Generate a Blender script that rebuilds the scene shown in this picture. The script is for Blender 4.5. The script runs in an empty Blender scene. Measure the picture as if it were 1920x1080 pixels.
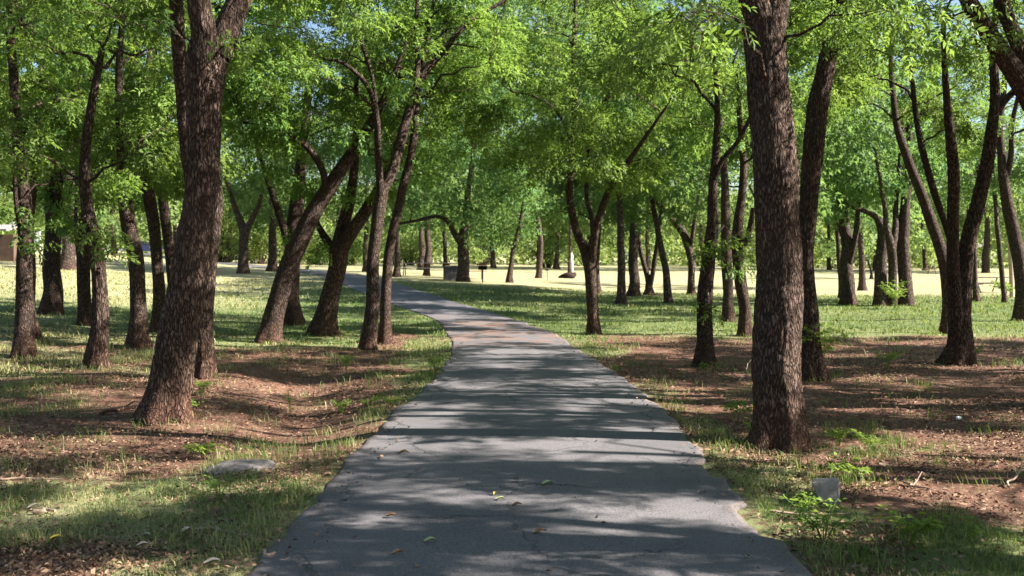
import bpy, math, random
import numpy as np
from mathutils import Vector
random.seed(7); rng = np.random.default_rng(7)
S = bpy.context.scene
COL = S.collection
R_ = math.radians

# ------------------------------------------------------------------ camera
F = 1867.0; CAMH = 1.6; PITCH = -math.atan(49 / F)
cam_d = bpy.data.cameras.new('camera'); cam = bpy.data.objects.new('camera', cam_d); COL.objects.link(cam)
cam.location = (0, 0, CAMH); cam.rotation_euler = (math.pi / 2 + PITCH, 0, 0)
cam_d.sensor_width = 36; cam_d.lens = 35.0; cam_d.clip_end = 2000; cam_d.clip_start = .05
cam_d.dof.use_dof = True; cam_d.dof.focus_distance = 8.5; cam_d.dof.aperture_fstop = 4.0
S.camera = cam
cp, sp = math.cos(PITCH), math.sin(PITCH)
def ray(px, py):
    a = (px - 960) / F; b = (540 - py) / F
    return np.array([a, cp - b * sp, sp + b * cp])
def at(px, py, Y):                     # the point seen at a pixel at forward distance Y
    d = ray(px, py); return np.array([0, 0, CAMH]) + d * (Y / d[1])

# ------------------------------------------------------------------ noise
def _h(ix, iy, iz, s):
    n = (ix * 374761393 + iy * 668265263 + iz * 2147483647 + s * 974634777) & 0xffffffff
    n = ((n ^ (n >> 13)) * 1274126177) & 0xffffffff
    return ((n ^ (n >> 16)) & 0xffff) / 65535.0
def vnoise(x, y, z=0., s=0):
    x, y, z = np.broadcast_arrays(np.asarray(x, float), np.asarray(y, float), np.asarray(z, float))
    ix, iy, iz = (np.floor(v).astype(np.int64) for v in (x, y, z))
    fx, fy, fz = x - ix, y - iy, z - iz
    fx, fy, fz = (f * f * (3 - 2 * f) for f in (fx, fy, fz))
    r = 0
    for a in (0, 1):
        for b in (0, 1):
            for c in (0, 1):
                w = (fx if a else 1 - fx) * (fy if b else 1 - fy) * (fz if c else 1 - fz)
                r = r + w * _h(ix + a, iy + b, iz + c, s)
    return r
def fbm(x, y, s=0, o=4):
    r = 0; a = .5
    for k in range(o):
        r = r + a * vnoise(x * 2**k, y * 2**k, 0.37 * k, s + k); a *= .5
    return r / (1 - .5**o)
def sst(a, b, x):
    t = np.clip((x - a) / (b - a), 0, 1); return t * t * (3 - 2 * t)

# ------------------------------------------------------------------ terrain
TU = np.array([-.75, -.5, -.3, -.16, -.05, .1, .3, .75])
TY = np.array([0, 15, 20, 30, 50, 80, 110, 160, 260, 600.])
TZ = np.array([
 [0, 0, 0, 0, 0, 0, 0, 0], [.02, .02, 0, 0, 0, 0, 0, 0], [.35, .25, .05, 0, 0, 0, 0, 0],
 [1.0, .7, .27, .2, .1, 0, 0, 0], [2.0, 1.6, 1.0, .86, .7, .3, .1, .1], [3.2, 2.7, 1.42, 1.1, .93, .65, .42, .4],
 [4.6, 4.0, 1.75, 1.42, 1.18, 1.1, .72, .7], [5.8, 5.0, 1.95, 1.6, 1.35, 1.25, .9, .9], [7, 6, 2.6, 2.2, 2., 2., 1.6, 1.6],
 [9, 8, 5, 5, 5, 5, 4, 4]])
_gu = np.linspace(-.75, .75, 151); _gy = np.linspace(0, 1, 301)   # gy: sqrt-spaced distance
_tmp = np.array([np.interp(_gu, TU, r) for r in TZ])
_Yd = (_gy ** 2) * 600
DZ = np.array([np.interp(_Yd, TY, _tmp[:, j]) for j in range(151)]).T
def _blur(a, n, ax):
    k = np.hanning(2 * n + 3)[1:-1]; k /= k.sum()
    pad = [(0, 0), (0, 0)]; pad[ax] = (n, n)
    b = np.pad(a, pad, mode='edge')
    return np.apply_along_axis(lambda v: np.convolve(v, k, 'valid'), ax, b)
DZ = _blur(_blur(DZ, 9, 1), 6, 0)
def base_h(X, Y):
    X = np.asarray(X, float); Y = np.asarray(Y, float)
    Yc = np.clip(Y, 0, 599); u = np.clip(X / np.maximum(Yc, 8), -.7499, .7499)
    gy = np.sqrt(Yc / 600) * 300; gu = (u + .75) / 1.5 * 150
    i = np.clip(gy.astype(int), 0, 299); j = np.clip(gu.astype(int), 0, 149)
    fy, fu = gy - i, gu - j
    return (DZ[i, j] * (1 - fu) + DZ[i, j + 1] * fu) * (1 - fy) + (DZ[i + 1, j] * (1 - fu) + DZ[i + 1, j + 1] * fu) * fy
PC = np.array([(-30, 0), (-6, .0), (5, .09), (11.4, .2), (13, .25), (15.1, .19), (18, .07), (22.1, -.27), (26.4, -.98), (30, -1.97), (33.5, -3.05), (41, -5.4), (52, -8.6), (62, -12.5), (75, -19), (92, -29), (120, -48)], float)
def crom(P, n):                       # Catmull-Rom resample, uniform in chord length
    P = np.asarray(P, float)
    if len(P) == 2: return P[0] + (P[1] - P[0]) * np.linspace(0, 1, n)[:, None]
    L = np.r_[0, np.cumsum(np.linalg.norm(np.diff(P[:, :min(3, P.shape[1])], axis=0), axis=1) + 1e-6)]
    m = np.gradient(P, L, axis=0); t = np.linspace(0, L[-1], n)
    i = np.clip(np.searchsorted(L, t, 'right') - 1, 0, len(P) - 2); h = (L[i + 1] - L[i])[:, None]; s = ((t - L[i])[:, None]) / h
    return (2*s**3-3*s**2+1)*P[i] + (s**3-2*s**2+s)*h*m[i] + (-2*s**3+3*s**2)*P[i+1] + (s**3-s**2)*h*m[i+1]
PL = crom(PC, 900)
HALF = 1.43
half_w = lambda Y: np.interp(Y, [0, 10.5, 13, 15, 18, 22, 26, 34, 50], [1.43, 1.43, 1.30, 1.20, 1.13, 1.16, 1.08, 1.18, 1.35])
def path_d(X, Y):                     # distance to the path's middle line
    X = np.asarray(X, float); Y = np.asarray(Y, float)
    cx = np.interp(Y, PL[:, 0], PL[:, 1]); sl = np.interp(Y, PL[:, 0], np.gradient(PL[:, 1], PL[:, 0]))
    d = (X - cx) / np.sqrt(1 + sl * sl); return np.where(d < 0, -1, 1) * np.maximum(np.abs(d) - half_w(Y) + HALF, 0)
def ground_h(X, Y):
    X = np.asarray(X, float); Y = np.asarray(Y, float)
    z = base_h(X, Y); pd = path_d(X, Y); off = sst(HALF - .1, HALF + .7, np.abs(pd))
    # swale on the left of the path, low shoulders, hummocks
    cxs = -2.35 - .16 * (Y - 11); z = z - .15 * np.exp(-((X - cxs) / .62) ** 2) * sst(8.2, 10.5, Y) * (1 - sst(14, 17, Y))
    z = z - off * .03 + off * (fbm(X * .8, Y * .8, 3, 3) - .5) * .14 * (1 - .6 * sst(15, 40, Y))
    z = z + off * (fbm(X * 5, Y * 5, 9, 2) - .5) * .022 * (1 - sst(16, 26, Y))
    return z
def on(px, py):                       # ground point seen at a pixel
    d = ray(px, py); o = np.array([0, 0, CAMH])
    Y = np.geomspace(3, 300, 4000); P = o + d * (Y / d[1])[:, None]
    f = P[:, 2] - ground_h(P[:, 0], P[:, 1])
    k = np.argmax(f < 0) if (f < 0).any() else len(Y) - 1
    p = P[k].copy(); p[2] = ground_h(p[0], p[1]); return p
def onY(px, Y):
    X = (px - 960) / F * Y; return np.array([X, Y, float(ground_h(X, Y))])

# ------------------------------------------------------------------ mesh helpers
def link(o, parent=None):
    COL.objects.link(o)
    if parent is not None: o.parent = parent
    return o
def tag(o, label=None, cat=None, group=None, kind=None):
    if label: o['label'] = label
    if cat: o['category'] = cat
    if group: o['group'] = group
    if kind: o['kind'] = kind
    return o
def empty(name, loc, label, cat, group=None, rz=0):
    o = bpy.data.objects.new(name, None); o.location = tuple(map(float, loc)); o.rotation_euler = (0, 0, rz); o.empty_display_size = .2
    link(o); return tag(o, label, cat, group)
def quads(name, V, Fq, mat, parent=None, attrs=None, smooth=False, origin=None):
    V = np.asarray(V, np.float32)
    if origin is not None: V = V - np.asarray(origin, np.float32)
    me = bpy.data.meshes.new(name); n = len(Fq); k = Fq.shape[1]
    me.vertices.add(len(V)); me.vertices.foreach_set('co', V.ravel())
    me.loops.add(n * k); me.loops.foreach_set('vertex_index', np.asarray(Fq, np.int32).ravel())
    me.polygons.add(n); me.polygons.foreach_set('loop_start', np.arange(0, n * k, k, dtype=np.int32))
    me.update(calc_edges=True)
    if smooth: me.polygons.foreach_set('use_smooth', np.ones(n, bool))
    for an, (dom, arr) in (attrs or {}).items():
        a = me.attributes.new(an, 'FLOAT', dom); a.data.foreach_set('value', np.asarray(arr, np.float32).ravel())
    me.materials.append(mat)
    o = bpy.data.objects.new(name, me); return link(o, parent)
class MB:                              # mixed polygon builder in thing-local coordinates
    def __init__(s): s.v = []; s.f = []; s.sm = []
    def add(s, V, Fs, smooth=False):
        b = len(s.v); s.v += [tuple(map(float, p)) for p in V]; s.f += [tuple(b + i for i in f) for f in Fs]; s.sm += [smooth] * len(Fs)
    def box(s, c, d, rz=0, rx=0, jit=0):
        V = []
        for x in (-.5, .5):
            for y in (-.5, .5):
                for z in (-.5, .5):
                    p = Vector((x * d[0], y * d[1], z * d[2]))
                    if jit: p += Vector([random.uniform(-jit, jit) for _ in range(3)])
                    if rx: p.rotate(__import__('mathutils').Euler((rx, 0, 0)))
                    if rz: p.rotate(__import__('mathutils').Euler((0, 0, rz)))
                    V.append(p + Vector(c))
        s.add(V, [(0, 1, 3, 2), (4, 6, 7, 5), (0, 4, 5, 1), (2, 3, 7, 6), (0, 2, 6, 4), (1, 5, 7, 3)])
    def tube(s, pts, rad, n=10):
        V, Fq = sweep(np.array(pts, float), np.array(rad, float), n)
        s.add(V, [tuple(f) for f in Fq], True); m = len(pts)
        s.add(V[:n][::-1], [tuple(range(n))]); s.add(V[(m - 1) * n:], [tuple(range(n))])
    def build(s, name, mat, parent=None, bevel=0, seg=2):
        me = bpy.data.meshes.new(name); me.from_pydata(s.v, [], s.f); me.update()
        me.polygons.foreach_set('use_smooth', s.sm); me.materials.append(mat)
        o = link(bpy.data.objects.new(name, me), parent)
        if bevel:
            m = o.modifiers.new('bevel', 'BEVEL'); m.width = bevel; m.segments = seg; m.limit_method = 'ANGLE'
        return o
def sweep(P, r, n, disp=None):
    T = np.gradient(P, axis=0); T /= np.linalg.norm(T, axis=1)[:, None] + 1e-9
    N = np.zeros_like(P); a = np.array([1., 0, 0]) if abs(T[0, 0]) < .9 else np.array([0, 1., 0])
    v = np.cross(T[0], np.cross(a, T[0])); N[0] = v / np.linalg.norm(v)
    for i in range(1, len(P)):
        v = N[i - 1] - T[i] * (N[i - 1] @ T[i]); N[i] = v / (np.linalg.norm(v) + 1e-9)
    B = np.cross(T, N); th = np.arange(n) / n * 2 * math.pi
    rr = r[:, None] * np.ones(n)[None]
    if disp is not None: rr = disp(rr, th, P)
    V = P[:, None] + rr[..., None] * (np.cos(th)[None, :, None] * N[:, None] + np.sin(th)[None, :, None] * B[:, None])
    i, j = np.meshgrid(np.arange(len(P) - 1), np.arange(n), indexing='ij'); j2 = (j + 1) % n
    Fq = np.stack([i * n + j, i * n + j2, (i + 1) * n + j2, (i + 1) * n + j], -1).reshape(-1, 4)
    return V.reshape(-1, 3), Fq

# ------------------------------------------------------------------ materials
def mat(name):
    m = bpy.data.materials.new(name); m.use_nodes = True; nt = m.node_tree; nt.nodes.clear()
    return m, nt
class N:
    def __init__(s, nt): s.nt = nt
    def n(s, t, **kw):
        o = s.nt.nodes.new(t)
        for k, v in kw.items():
            if k == 'i':
                for kk, vv in v.items():
                    if hasattr(vv, 'is_linked'): s.nt.links.new(vv, o.inputs[kk])
                    else: o.inputs[kk].default_value = vv
            else: setattr(o, k, v)
        return o
    def l(s, a, b): s.nt.links.new(a, b)
    def math(s, op, a, b=None, c=None, clamp=False):
        o = s.nt.nodes.new('ShaderNodeMath'); o.operation = op; o.use_clamp = clamp
        for k, v in enumerate((a, b, c)):
            if v is None: continue
            if hasattr(v, 'is_linked'): s.l(v, o.inputs[k])
            else: o.inputs[k].default_value = v
        return o.outputs[0]
    def mix(s, f, a, b, mode='MIX'):
        o = s.nt.nodes.new('ShaderNodeMix'); o.data_type = 'RGBA'; o.blend_type = mode
        for k, v in ((0, f), (6, a), (7, b)):
            if hasattr(v, 'is_linked'): s.l(v, o.inputs[k])
            else: o.inputs[k].default_value = v if k == 0 else (*v, 1)
        return o.outputs[2]
    def ramp(s, f, lo, hi):
        o = s.nt.nodes.new('ShaderNodeMapRange'); o.interpolation_type = 'SMOOTHSTEP'; s.l(f, o.inputs[0])
        o.inputs[1].default_value = lo; o.inputs[2].default_value = hi; return o.outputs[0]
    def attr(s, name): return s.n('ShaderNodeAttribute', attribute_name=name).outputs['Fac']
    def noise(s, vec, sc, det=4, rough=.55):
        o = s.n('ShaderNodeTexNoise', i={'Scale': sc, 'Detail': det, 'Roughness': rough}); s.l(vec, o.inputs['Vector']); return o.outputs['Fac']
    def coord(s, which='Object', scale=None):
        v = s.n('ShaderNodeTexCoord').outputs[which]
        if scale: v = s.n('ShaderNodeMapping', i={'Vector': v, 'Scale': scale}).outputs[0]
        return v
    def bump(s, h, strength=.5, dist=.02):
        return s.n('ShaderNodeBump', i={'Height': h, 'Strength': strength, 'Distance': dist}).outputs[0]
    def out(s, col, rough=.8, nrm=None, spec=.3, metal=0):
        p = s.n('ShaderNodeBsdfPrincipled')
        for k, v in (('Base Color', col), ('Roughness', rough), ('Specular IOR Level', spec), ('Metallic', metal)):
            if hasattr(v, 'is_linked'): s.l(v, p.inputs[k])
            else: p.inputs[k].default_value = (*v, 1) if k == 'Base Color' else v
        if nrm is not None: s.l(nrm, p.inputs['Normal'])
        o = s.n('ShaderNodeOutputMaterial'); s.l(p.outputs[0], o.inputs[0]); return p
def bark_material(name, hi, lo, red, sc=1.0):
    m, nt = mat(name); k = N(nt)
    v = k.coord('Object', (37 * sc, 37 * sc, 10 * sc)); rs = k.n('ShaderNodeVectorMath', operation='SCALE', i={0: v}); k.l(k.math('ADD', k.math('MULTIPLY', k.n('ShaderNodeObjectInfo').outputs['Random'], .5), .72), rs.inputs['Scale']); v = rs.outputs[0]
    vv = k.n('ShaderNodeVectorMath', operation='ADD', i={0: v}); sw = k.n('ShaderNodeVectorMath', operation='SCALE', i={0: k.n('ShaderNodeTexNoise', i={'Vector': v, 'Scale': .6, 'Detail': 2.}).outputs['Color'], 'Scale': 2.2})
    k.l(sw.outputs[0], vv.inputs[1])
    vo = k.n('ShaderNodeTexVoronoi', feature='DISTANCE_TO_EDGE', i={'Vector': vv.outputs[0], 'Scale': 1.0}).outputs['Distance']
    ridge = k.ramp(vo, .04, .24); fine = k.noise(v, 3.0, 4, .65)
    h = k.math('ADD', k.math('MULTIPLY', ridge, .75), k.math('MULTIPLY', fine, .35))
    c = k.mix(ridge, lo, hi); c = k.mix(k.ramp(fine, .35, .75), c, tuple(x * .62 for x in hi), 'MIX')
    big = k.noise(k.coord('Object', (1.2, 1.2, .8)), 1.6, 3)
    c = k.mix(k.math('MULTIPLY', k.ramp(big, .45, .7), .65), c, tuple(x * .45 for x in hi)); lich = k.noise(k.coord('Object', (3, 3, 2)), 2.2, 5, .7)
    c = k.mix(k.math('MULTIPLY', k.math('MULTIPLY', k.ramp(lich, .56, .66), ridge), .6), c, (hi[0] * 1.35, hi[1] * 1.5, hi[2] * 1.55))
    zz = k.n('ShaderNodeSeparateXYZ', i={0: k.coord('Object')}).outputs[2]
    rz = k.math('MULTIPLY', k.ramp(k.math('ADD', zz, k.math('MULTIPLY', big, .6)), 1.0, .1), .6)
    c = k.mix(rz, c, k.mix(ridge, tuple(x * .35 for x in red), red))
    k.out(c, .9, k.bump(h, 1.0, .04 / sc), .15); return m
def flat_material(name, c1, c2, scale=8, rough=.7, metal=0, bump=.2, spec=.3):
    m, nt = mat(name); k = N(nt); n = k.noise(k.coord('Object'), scale, 5, .6)
    k.out(k.mix(k.ramp(n, .3, .7), c1, c2), rough, k.bump(n, bump, .01), spec, metal); return m
def leaf_material(name, dark, light, trans, tw=.46, rough=.55):
    m, nt = mat(name); k = N(nt); t = k.attr('tint')
    r = k.n('ShaderNodeObjectInfo').outputs['Random']
    c = k.mix(t, dark, light); hs = k.n('ShaderNodeHueSaturation', i={'Color': c, 'Hue': k.math('ADD', k.math('MULTIPLY', r, .03), .485), 'Value': k.math('ADD', k.math('MULTIPLY', r, .35), .82)}).outputs[0]
    p = k.n('ShaderNodeBsdfPrincipled', i={'Base Color': hs, 'Roughness': rough, 'Specular IOR Level': .22})
    tr = k.n('ShaderNodeBsdfTranslucent', i={'Color': k.mix(t, tuple(x * .7 for x in trans), trans)})
    mx = k.n('ShaderNodeMixShader', i={0: tw}); k.l(p.outputs[0], mx.inputs[1]); k.l(tr.outputs[0], mx.inputs[2])
    k.l(mx.outputs[0], k.n('ShaderNodeOutputMaterial').inputs[0]); return m
BARK = bark_material('bark', (.175, .122, .096), (.010, .006, .0045), (.22, .095, .058))
BARK_MID = bark_material('bark_dark', (.13, .092, .074), (.010, .006, .005), (.17, .08, .052))
BARK_FAR = bark_material('bark_far', (.15, .112, .094), (.02, .013, .010), (.17, .085, .058), .55)
LEAF = leaf_material('leaf', (.032, .088, .022), (.185, .28, .062), (.31, .49, .075), .40)
LEAF_FAR = leaf_material('leaf_far', (.055, .12, .04), (.18, .26, .08), (.33, .47, .12), .40, .6)
LEAF_MID = leaf_material('leaf_mid', (.035, .095, .036), (.14, .235, .075), (.26, .44, .10), .38, .6)
BUSHLEAF = leaf_material('bush_leaf', (.10, .17, .045), (.28, .345, .10), (.38, .50, .12), .4, .6)
GRASSM = leaf_material('grass_blade', (.055, .115, .024), (.42, .38, .20), (.28, .36, .07), .35, .55)
LITTER, _nt = mat('dead_leaf'); _k = N(_nt)
_k.out(_k.mix(_k.attr('tint'), (.085, .045, .028), (.31, .205, .135)), .75, None, .25)

# ground: bare red soil, straw, green grass, leaf crumbs
GM, nt = mat('ground_soil'); k = N(nt); P = k.coord('Object')
g, dry = k.attr('green'), k.attr('dry')
n1 = k.noise(P, 1.7, 6, .6); n2 = k.noise(P, 14, 5, .65); n3 = k.noise(P, 70, 4, .7)
soil = k.mix(k.ramp(n1, .3, .7), (.125, .060, .042), (.205, .112, .080)); soil = k.mix(k.ramp(n2, .35, .7), soil, (.15, .088, .064)); soil = k.mix(k.math('MULTIPLY', k.ramp(k.noise(P, 3.6, 6, .7), .48, .62), .55), soil, (.085, .052, .038)); soil = k.mix(k.math('MULTIPLY', k.ramp(k.noise(P, 5.2, 6, .7), .56, .66), .45), soil, (.30, .23, .155))
chip = k.n('ShaderNodeTexVoronoi', feature='F1', i={'Vector': P, 'Scale': 26., 'Randomness': 1.}); cs = k.n('ShaderNodeSeparateColor', i={0: chip.outputs['Color']}).outputs[0]
soil = k.mix(k.math('MULTIPLY', k.ramp(cs, .55, .9), k.ramp(chip.outputs['Distance'], .55, .2)), soil, k.mix(cs, (.09, .05, .035), (.40, .30, .22)))
soil = k.mix(k.math('MULTIPLY', k.ramp(n3, .5, .8), .5), soil, (.08, .045, .03))
green = k.mix(k.ramp(n2, .3, .7), (.085, .14, .05), (.18, .22, .085)); green = k.mix(k.ramp(n3, .35, .75), green, (.07, .095, .035))
mot = k.noise(P, .45, 6, .65); green = k.mix(k.math('MULTIPLY', k.ramp(mot, .48, .66), .55), green, (.24, .235, .11)); green = k.mix(k.math('MULTIPLY', k.ramp(mot, .44, .30), .5), green, (.05, .095, .035))
straw = k.mix(k.ramp(n2, .3, .75), (.34, .30, .17), (.46, .43, .27)); straw = k.mix(k.math('MULTIPLY', k.ramp(mot, .5, .7), .5), straw, (.25, .25, .12))
gv = k.math('ADD', g, k.math('MULTIPLY', k.math('SUBTRACT', k.math('ADD', k.math('MULTIPLY', n1, .5), k.math('MULTIPLY', n2, .5)), .5), 1.5))
c = k.mix(k.ramp(gv, .38, .62), soil, k.mix(dry, green, straw))
k.out(c, .95, k.bump(k.math('ADD', k.math('MULTIPLY', n2, .6), k.math('MULTIPLY', n3, .5)), .9, .05), .08)
# asphalt: worn grey with aggregate, cracks, faint patches
AM, nt = mat('asphalt'); k = N(nt); P = k.coord('Object')
a1 = k.noise(P, 95, 6, .8); a2 = k.noise(P, .9, 5, .6); a3 = k.noise(P, 40, 4, .7)
c = k.mix(k.ramp(a2, .3, .72), (.122, .117, .128), (.182, .172, .181)); c = k.mix(k.ramp(a1, .36, .60), (.05, .052, .058), c)
c = k.mix(k.math('MULTIPLY', k.ramp(a1, .60, .70), .6), c, (.42, .41, .39)); c = k.mix(k.math('MULTIPLY', k.ramp(a3, .5, .78), .35), c, (.09, .09, .095))
wv = k.n('ShaderNodeVectorMath', operation='ADD', i={0: P}); wn = k.n('ShaderNodeTexNoise', i={'Vector': P, 'Scale': 3.2, 'Detail': 6., 'Roughness': .65})
k.l(k.n('ShaderNodeVectorMath', operation='SCALE', i={0: wn.outputs['Color'], 'Scale': .42}).outputs[0], wv.inputs[1])
cr = k.n('ShaderNodeTexVoronoi', feature='DISTANCE_TO_EDGE', i={'Vector': wv.outputs[0], 'Scale': .95}).outputs['Distance']
crk = k.math('MULTIPLY', k.ramp(cr, .017, .003), k.ramp(k.noise(P, .55, 2), .42, .55))
edge = k.attr('edge'); c = k.mix(k.math('MULTIPLY', k.ramp(k.math('ADD', edge, k.math('MULTIPLY', k.math('SUBTRACT', a3, .5), .5)), .93, 1.12), .7), c, (.17, .11, .08))
yy = k.n('ShaderNodeSeparateXYZ', i={0: P}).outputs[1]; band = k.math('MULTIPLY', k.math('MULTIPLY', k.ramp(yy, 17., 21.), .7), k.ramp(yy, 29., 24.))
c = k.mix(k.math('MULTIPLY', band, k.ramp(k.noise(P, 1.3, 5, .65), .42, .62)), c, (.21, .125, .09))
c = k.mix(k.math('MULTIPLY', crk, .65), c, (.02, .02, .02))
hh = k.math('SUBTRACT', k.math('ADD', k.math('MULTIPLY', a1, .6), k.math('MULTIPLY', a3, .5)), crk)
k.out(c, .82, k.bump(hh, .55, .008), .35)
CONC = flat_material('weathered_concrete', (.17, .155, .145), (.33, .305, .29), 14, .9, 0, .5, .2)
STONE = flat_material('grey_stone', (.075, .07, .07), (.16, .15, .148), 16, .9, 0, .9, .15)
BOULD = flat_material('brown_boulder', (.014, .009, .008), (.035, .021, .018), 3, .9, 0, .8, .2)
IRON = flat_material('black_iron', (.015, .013, .012), (.05, .035, .025), 12, .6, .3)
WOODP = flat_material('pole_wood', (.40, .29, .23), (.50, .38, .31), 5, .85)
WHITE = flat_material('white_paint', (.78, .78, .76), (.84, .84, .82), 3, .5)
TWIG = flat_material('dead_twig', (.16, .11, .08), (.34, .26, .20), 18, .9)
SIDING = flat_material('grey_siding', (.20, .20, .27), (.26, .26, .33), 3, .7)
BROWNW = flat_material('brown_boards', (.07, .045, .03), (.11, .07, .05), 4, .8)
BLUEP = flat_material('blue_paint', (.015, .02, .06), (.02, .025, .07), 2, .3, 0, 0, .5)
GLASS = flat_material('dark_glass', (.01, .012, .015), (.02, .022, .025), 2, .1, 0, 0, .5)
RUBBER = flat_material('black_rubber', (.015, .015, .015), (.03, .03, .03), 9, .8)

# ------------------------------------------------------------------ ground and path
def axis(lo, a, b, hi, st, g):
    m = np.arange(a, b, st); r = [b]; s = st
    while r[-1] < hi: s *= g; r.append(r[-1] + s)
    l = [a]; s = st
    while l[-1] > lo: s *= g; l.append(l[-1] - s)
    return np.array(l[:0:-1] + list(m) + r)
gx = axis(-420, -9, 9, 420, .1, 1.06); gy = axis(-90, 4, 22, 620, .1, 1.055)
GX, GY = np.meshgrid(gx, gy); nx, ny = len(gx), len(gy)
def ground_cover(X, Y):
    """green share and dryness of the turf: a property of the place, in metres"""
    pd = np.abs(path_d(X, Y)); side = path_d(X, Y)
    nz = fbm(X * .55, Y * .55, 21, 4); nb = fbm(X * .16, Y * .16, 33, 3)
    g = sst(18.5, 25, Y + 4 * (nb - .5) + 3.5 * (X < -3)) * .95                                   # lawn beyond the trees
    g = np.maximum(g, (1 - sst(.35, 1.5, pd - HALF)) * (.66 + .9 * (nz - .5)))          # verge along the path
    e = lambda cx, cy, rx, ry: np.exp(-(((X - cx) / rx) ** 2 + ((Y - cy) / ry) ** 2) ** 1.5)
    g = np.maximum(g, .85 * e(-2.6, 6.7, 2.0, 1.2)); g = np.maximum(g, .72 * e(-2.4, 7.9, .9, .9)); g = np.maximum(g, .8 * e(2.9, 5.3, 1.1, 1.0))
    g = np.maximum(g, .62 * e(3.3, 8.8, 1.0, .8)); g = np.maximum(g, .55 * e(1.9, 11.5, .8, 3)); g = np.maximum(g, .42 + .5 * (nz - .5) - .3 * sst(-5.5, -4, X) - 5 * (X > 0))
    bare = e(-2.9, 10.8, 1.5, 3.2) + 1.0 * e(-4.0, 8.6, 1.9, .65) + e(6.0, 13.5, 4.4, 4.2) * .8 + e(3.5, 11.8, 1.5, 3.2) * .35
    g = np.clip(g - bare * (.75 + .6 * (nz - .5)), 0, 1)
    dry = np.clip(.28 * (nb > .5) + .8 * (nz - .42) + .25 * (side < -3) * (1 - sst(17, 22, Y)), 0, .7)
    far = sst(36, 50, Y + .18 * np.abs(X) * (X < 0)); left = sst(-6, -12, X) * sst(24, 34, Y)
    dry = np.maximum(dry, np.maximum(far, left) * (.62 + .5 * (nb - .4)))
    dry = dry * (1 - .8 * sst(19, 24, Y) * (1 - sst(38, 50, Y)) * (X > -7))
    return np.clip(g, 0, 1), np.clip(dry, 0, 1)
gz = ground_h(GX, GY); pdm = np.abs(path_d(GX, GY)); gz = gz - .035 * (1 - sst(HALF - .12, HALF + .02, pdm)) * (GY < 70)
gg, gd = ground_cover(GX, GY)
i, j = np.meshgrid(np.arange(ny - 1), np.arange(nx - 1), indexing='ij')
GF = np.stack([i * nx + j, i * nx + j + 1, (i + 1) * nx + j + 1, (i + 1) * nx + j], -1).reshape(-1, 4)
o = quads('ground', np.stack([GX, GY, gz], -1).reshape(-1, 3), GF, GM, None, {'green': ('POINT', gg), 'dry': ('POINT', gd)}, True)
tag(o, 'red soil with patchy grass spreading to the far lawn', 'ground', kind='structure')
ys = np.r_[np.arange(-20, 26, .09), np.arange(26, 118, .5)]
cxp = np.interp(ys, PL[:, 0], PL[:, 1]); slp = np.gradient(cxp, ys); nrm = np.stack([np.ones_like(ys), -slp], -1) / np.sqrt(1 + slp ** 2)[:, None]
cols = np.r_[-1.06, -1, np.linspace(-.97, .97, 21), 1, 1.06]
wj = np.stack([half_w(ys) + .10 * (fbm(ys * .5, 0 * ys, 51 + q, 3) - .5) + .12 * (fbm(ys * 2.6, 0 * ys, 61 + q, 3) - .5) - .10 * (vnoise(ys * 1.3, 0 * ys, 0, 71 + q) > .78) for q in (0, 1)])
off = np.where(cols[None] < 0, cols[None] * wj[0][:, None], cols[None] * wj[1][:, None])
PX = cxp[:, None] + off * nrm[:, :1]; PY = ys[:, None] + off * nrm[:, 1:]
PZ = base_h(PX, PY) + .016 + .012 * (1 - cols ** 2)[None] + .006 * (fbm(PX * 1.2, PY * 1.2, 5, 3) - .5)
cxs = -3.3 - .05 * (PY - 10); PZ -= np.where(np.abs(cols)[None] > 1.03, .09, 0)
nc = len(cols); i, j = np.meshgrid(np.arange(len(ys) - 1), np.arange(nc - 1), indexing='ij')
PF = np.stack([i * nc + j, i * nc + j + 1, (i + 1) * nc + j + 1, (i + 1) * nc + j], -1).reshape(-1, 4)
o = quads('path', np.stack([PX, PY, PZ], -1).reshape(-1, 3), PF, AM, None, {'edge': ('POINT', np.broadcast_to(np.abs(cols), PX.shape))}, True)
tag(o, 'grey asphalt footpath curving away to the left', 'path', kind='structure')

# ------------------------------------------------------------------ leaves
def leaf_template(pairs, L, ll, lw, droop=.25, jit=.35, seed=0):
    """a pinnate leaf along +Y: pairs of folded leaflets and one at the tip"""
    V = []; rj = np.random.default_rng(300 + seed)
    def leaflet(o, d):
        d = d / np.linalg.norm(d) + rj.normal(size=3) * jit; d /= np.linalg.norm(d); l_, w_ = ll * rj.uniform(.75, 1.2), lw * rj.uniform(.8, 1.2)
        s = np.cross(d, np.array([0, 0, 1.]) + rj.normal(size=3) * jit); s /= np.linalg.norm(s); m = o + d * l_ * .45
        V.extend([o, m + s * w_ / 2 + [0, 0, w_ * .18], o + d * l_ + [0, 0, -l_ * .16], m - s * w_ / 2 + [0, 0, w_ * .18]])
    for q in range(pairs):
        t = .22 + .70 * q / max(1, pairs - 1); o = np.array([0, t * L, -droop * L * t * t])
        for sgn in (-1, 1): leaflet(o, np.array([sgn * .85, .62, -.22]))
    leaflet(np.array([0, L * .95, -droop * L * .9]), np.array([0, 1, -.35]))
    return np.array(V)
def place_leaves(T, pos, d, up, sc):
    d = d / (np.linalg.norm(d, axis=1)[:, None] + 1e-9); s = np.cross(d, up); s /= np.linalg.norm(s, axis=1)[:, None] + 1e-9; u = np.cross(s, d)
    T = T[np.arange(len(pos)) % len(T)] if T.ndim == 3 else T[None]
    V = pos[:, None] + sc[:, None, None] * (T[:, :, :1] * s[:, None] + T[:, :, 1:2] * d[:, None] + T[:, :, 2:] * u[:, None])
    return V.reshape(-1, 3)
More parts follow.
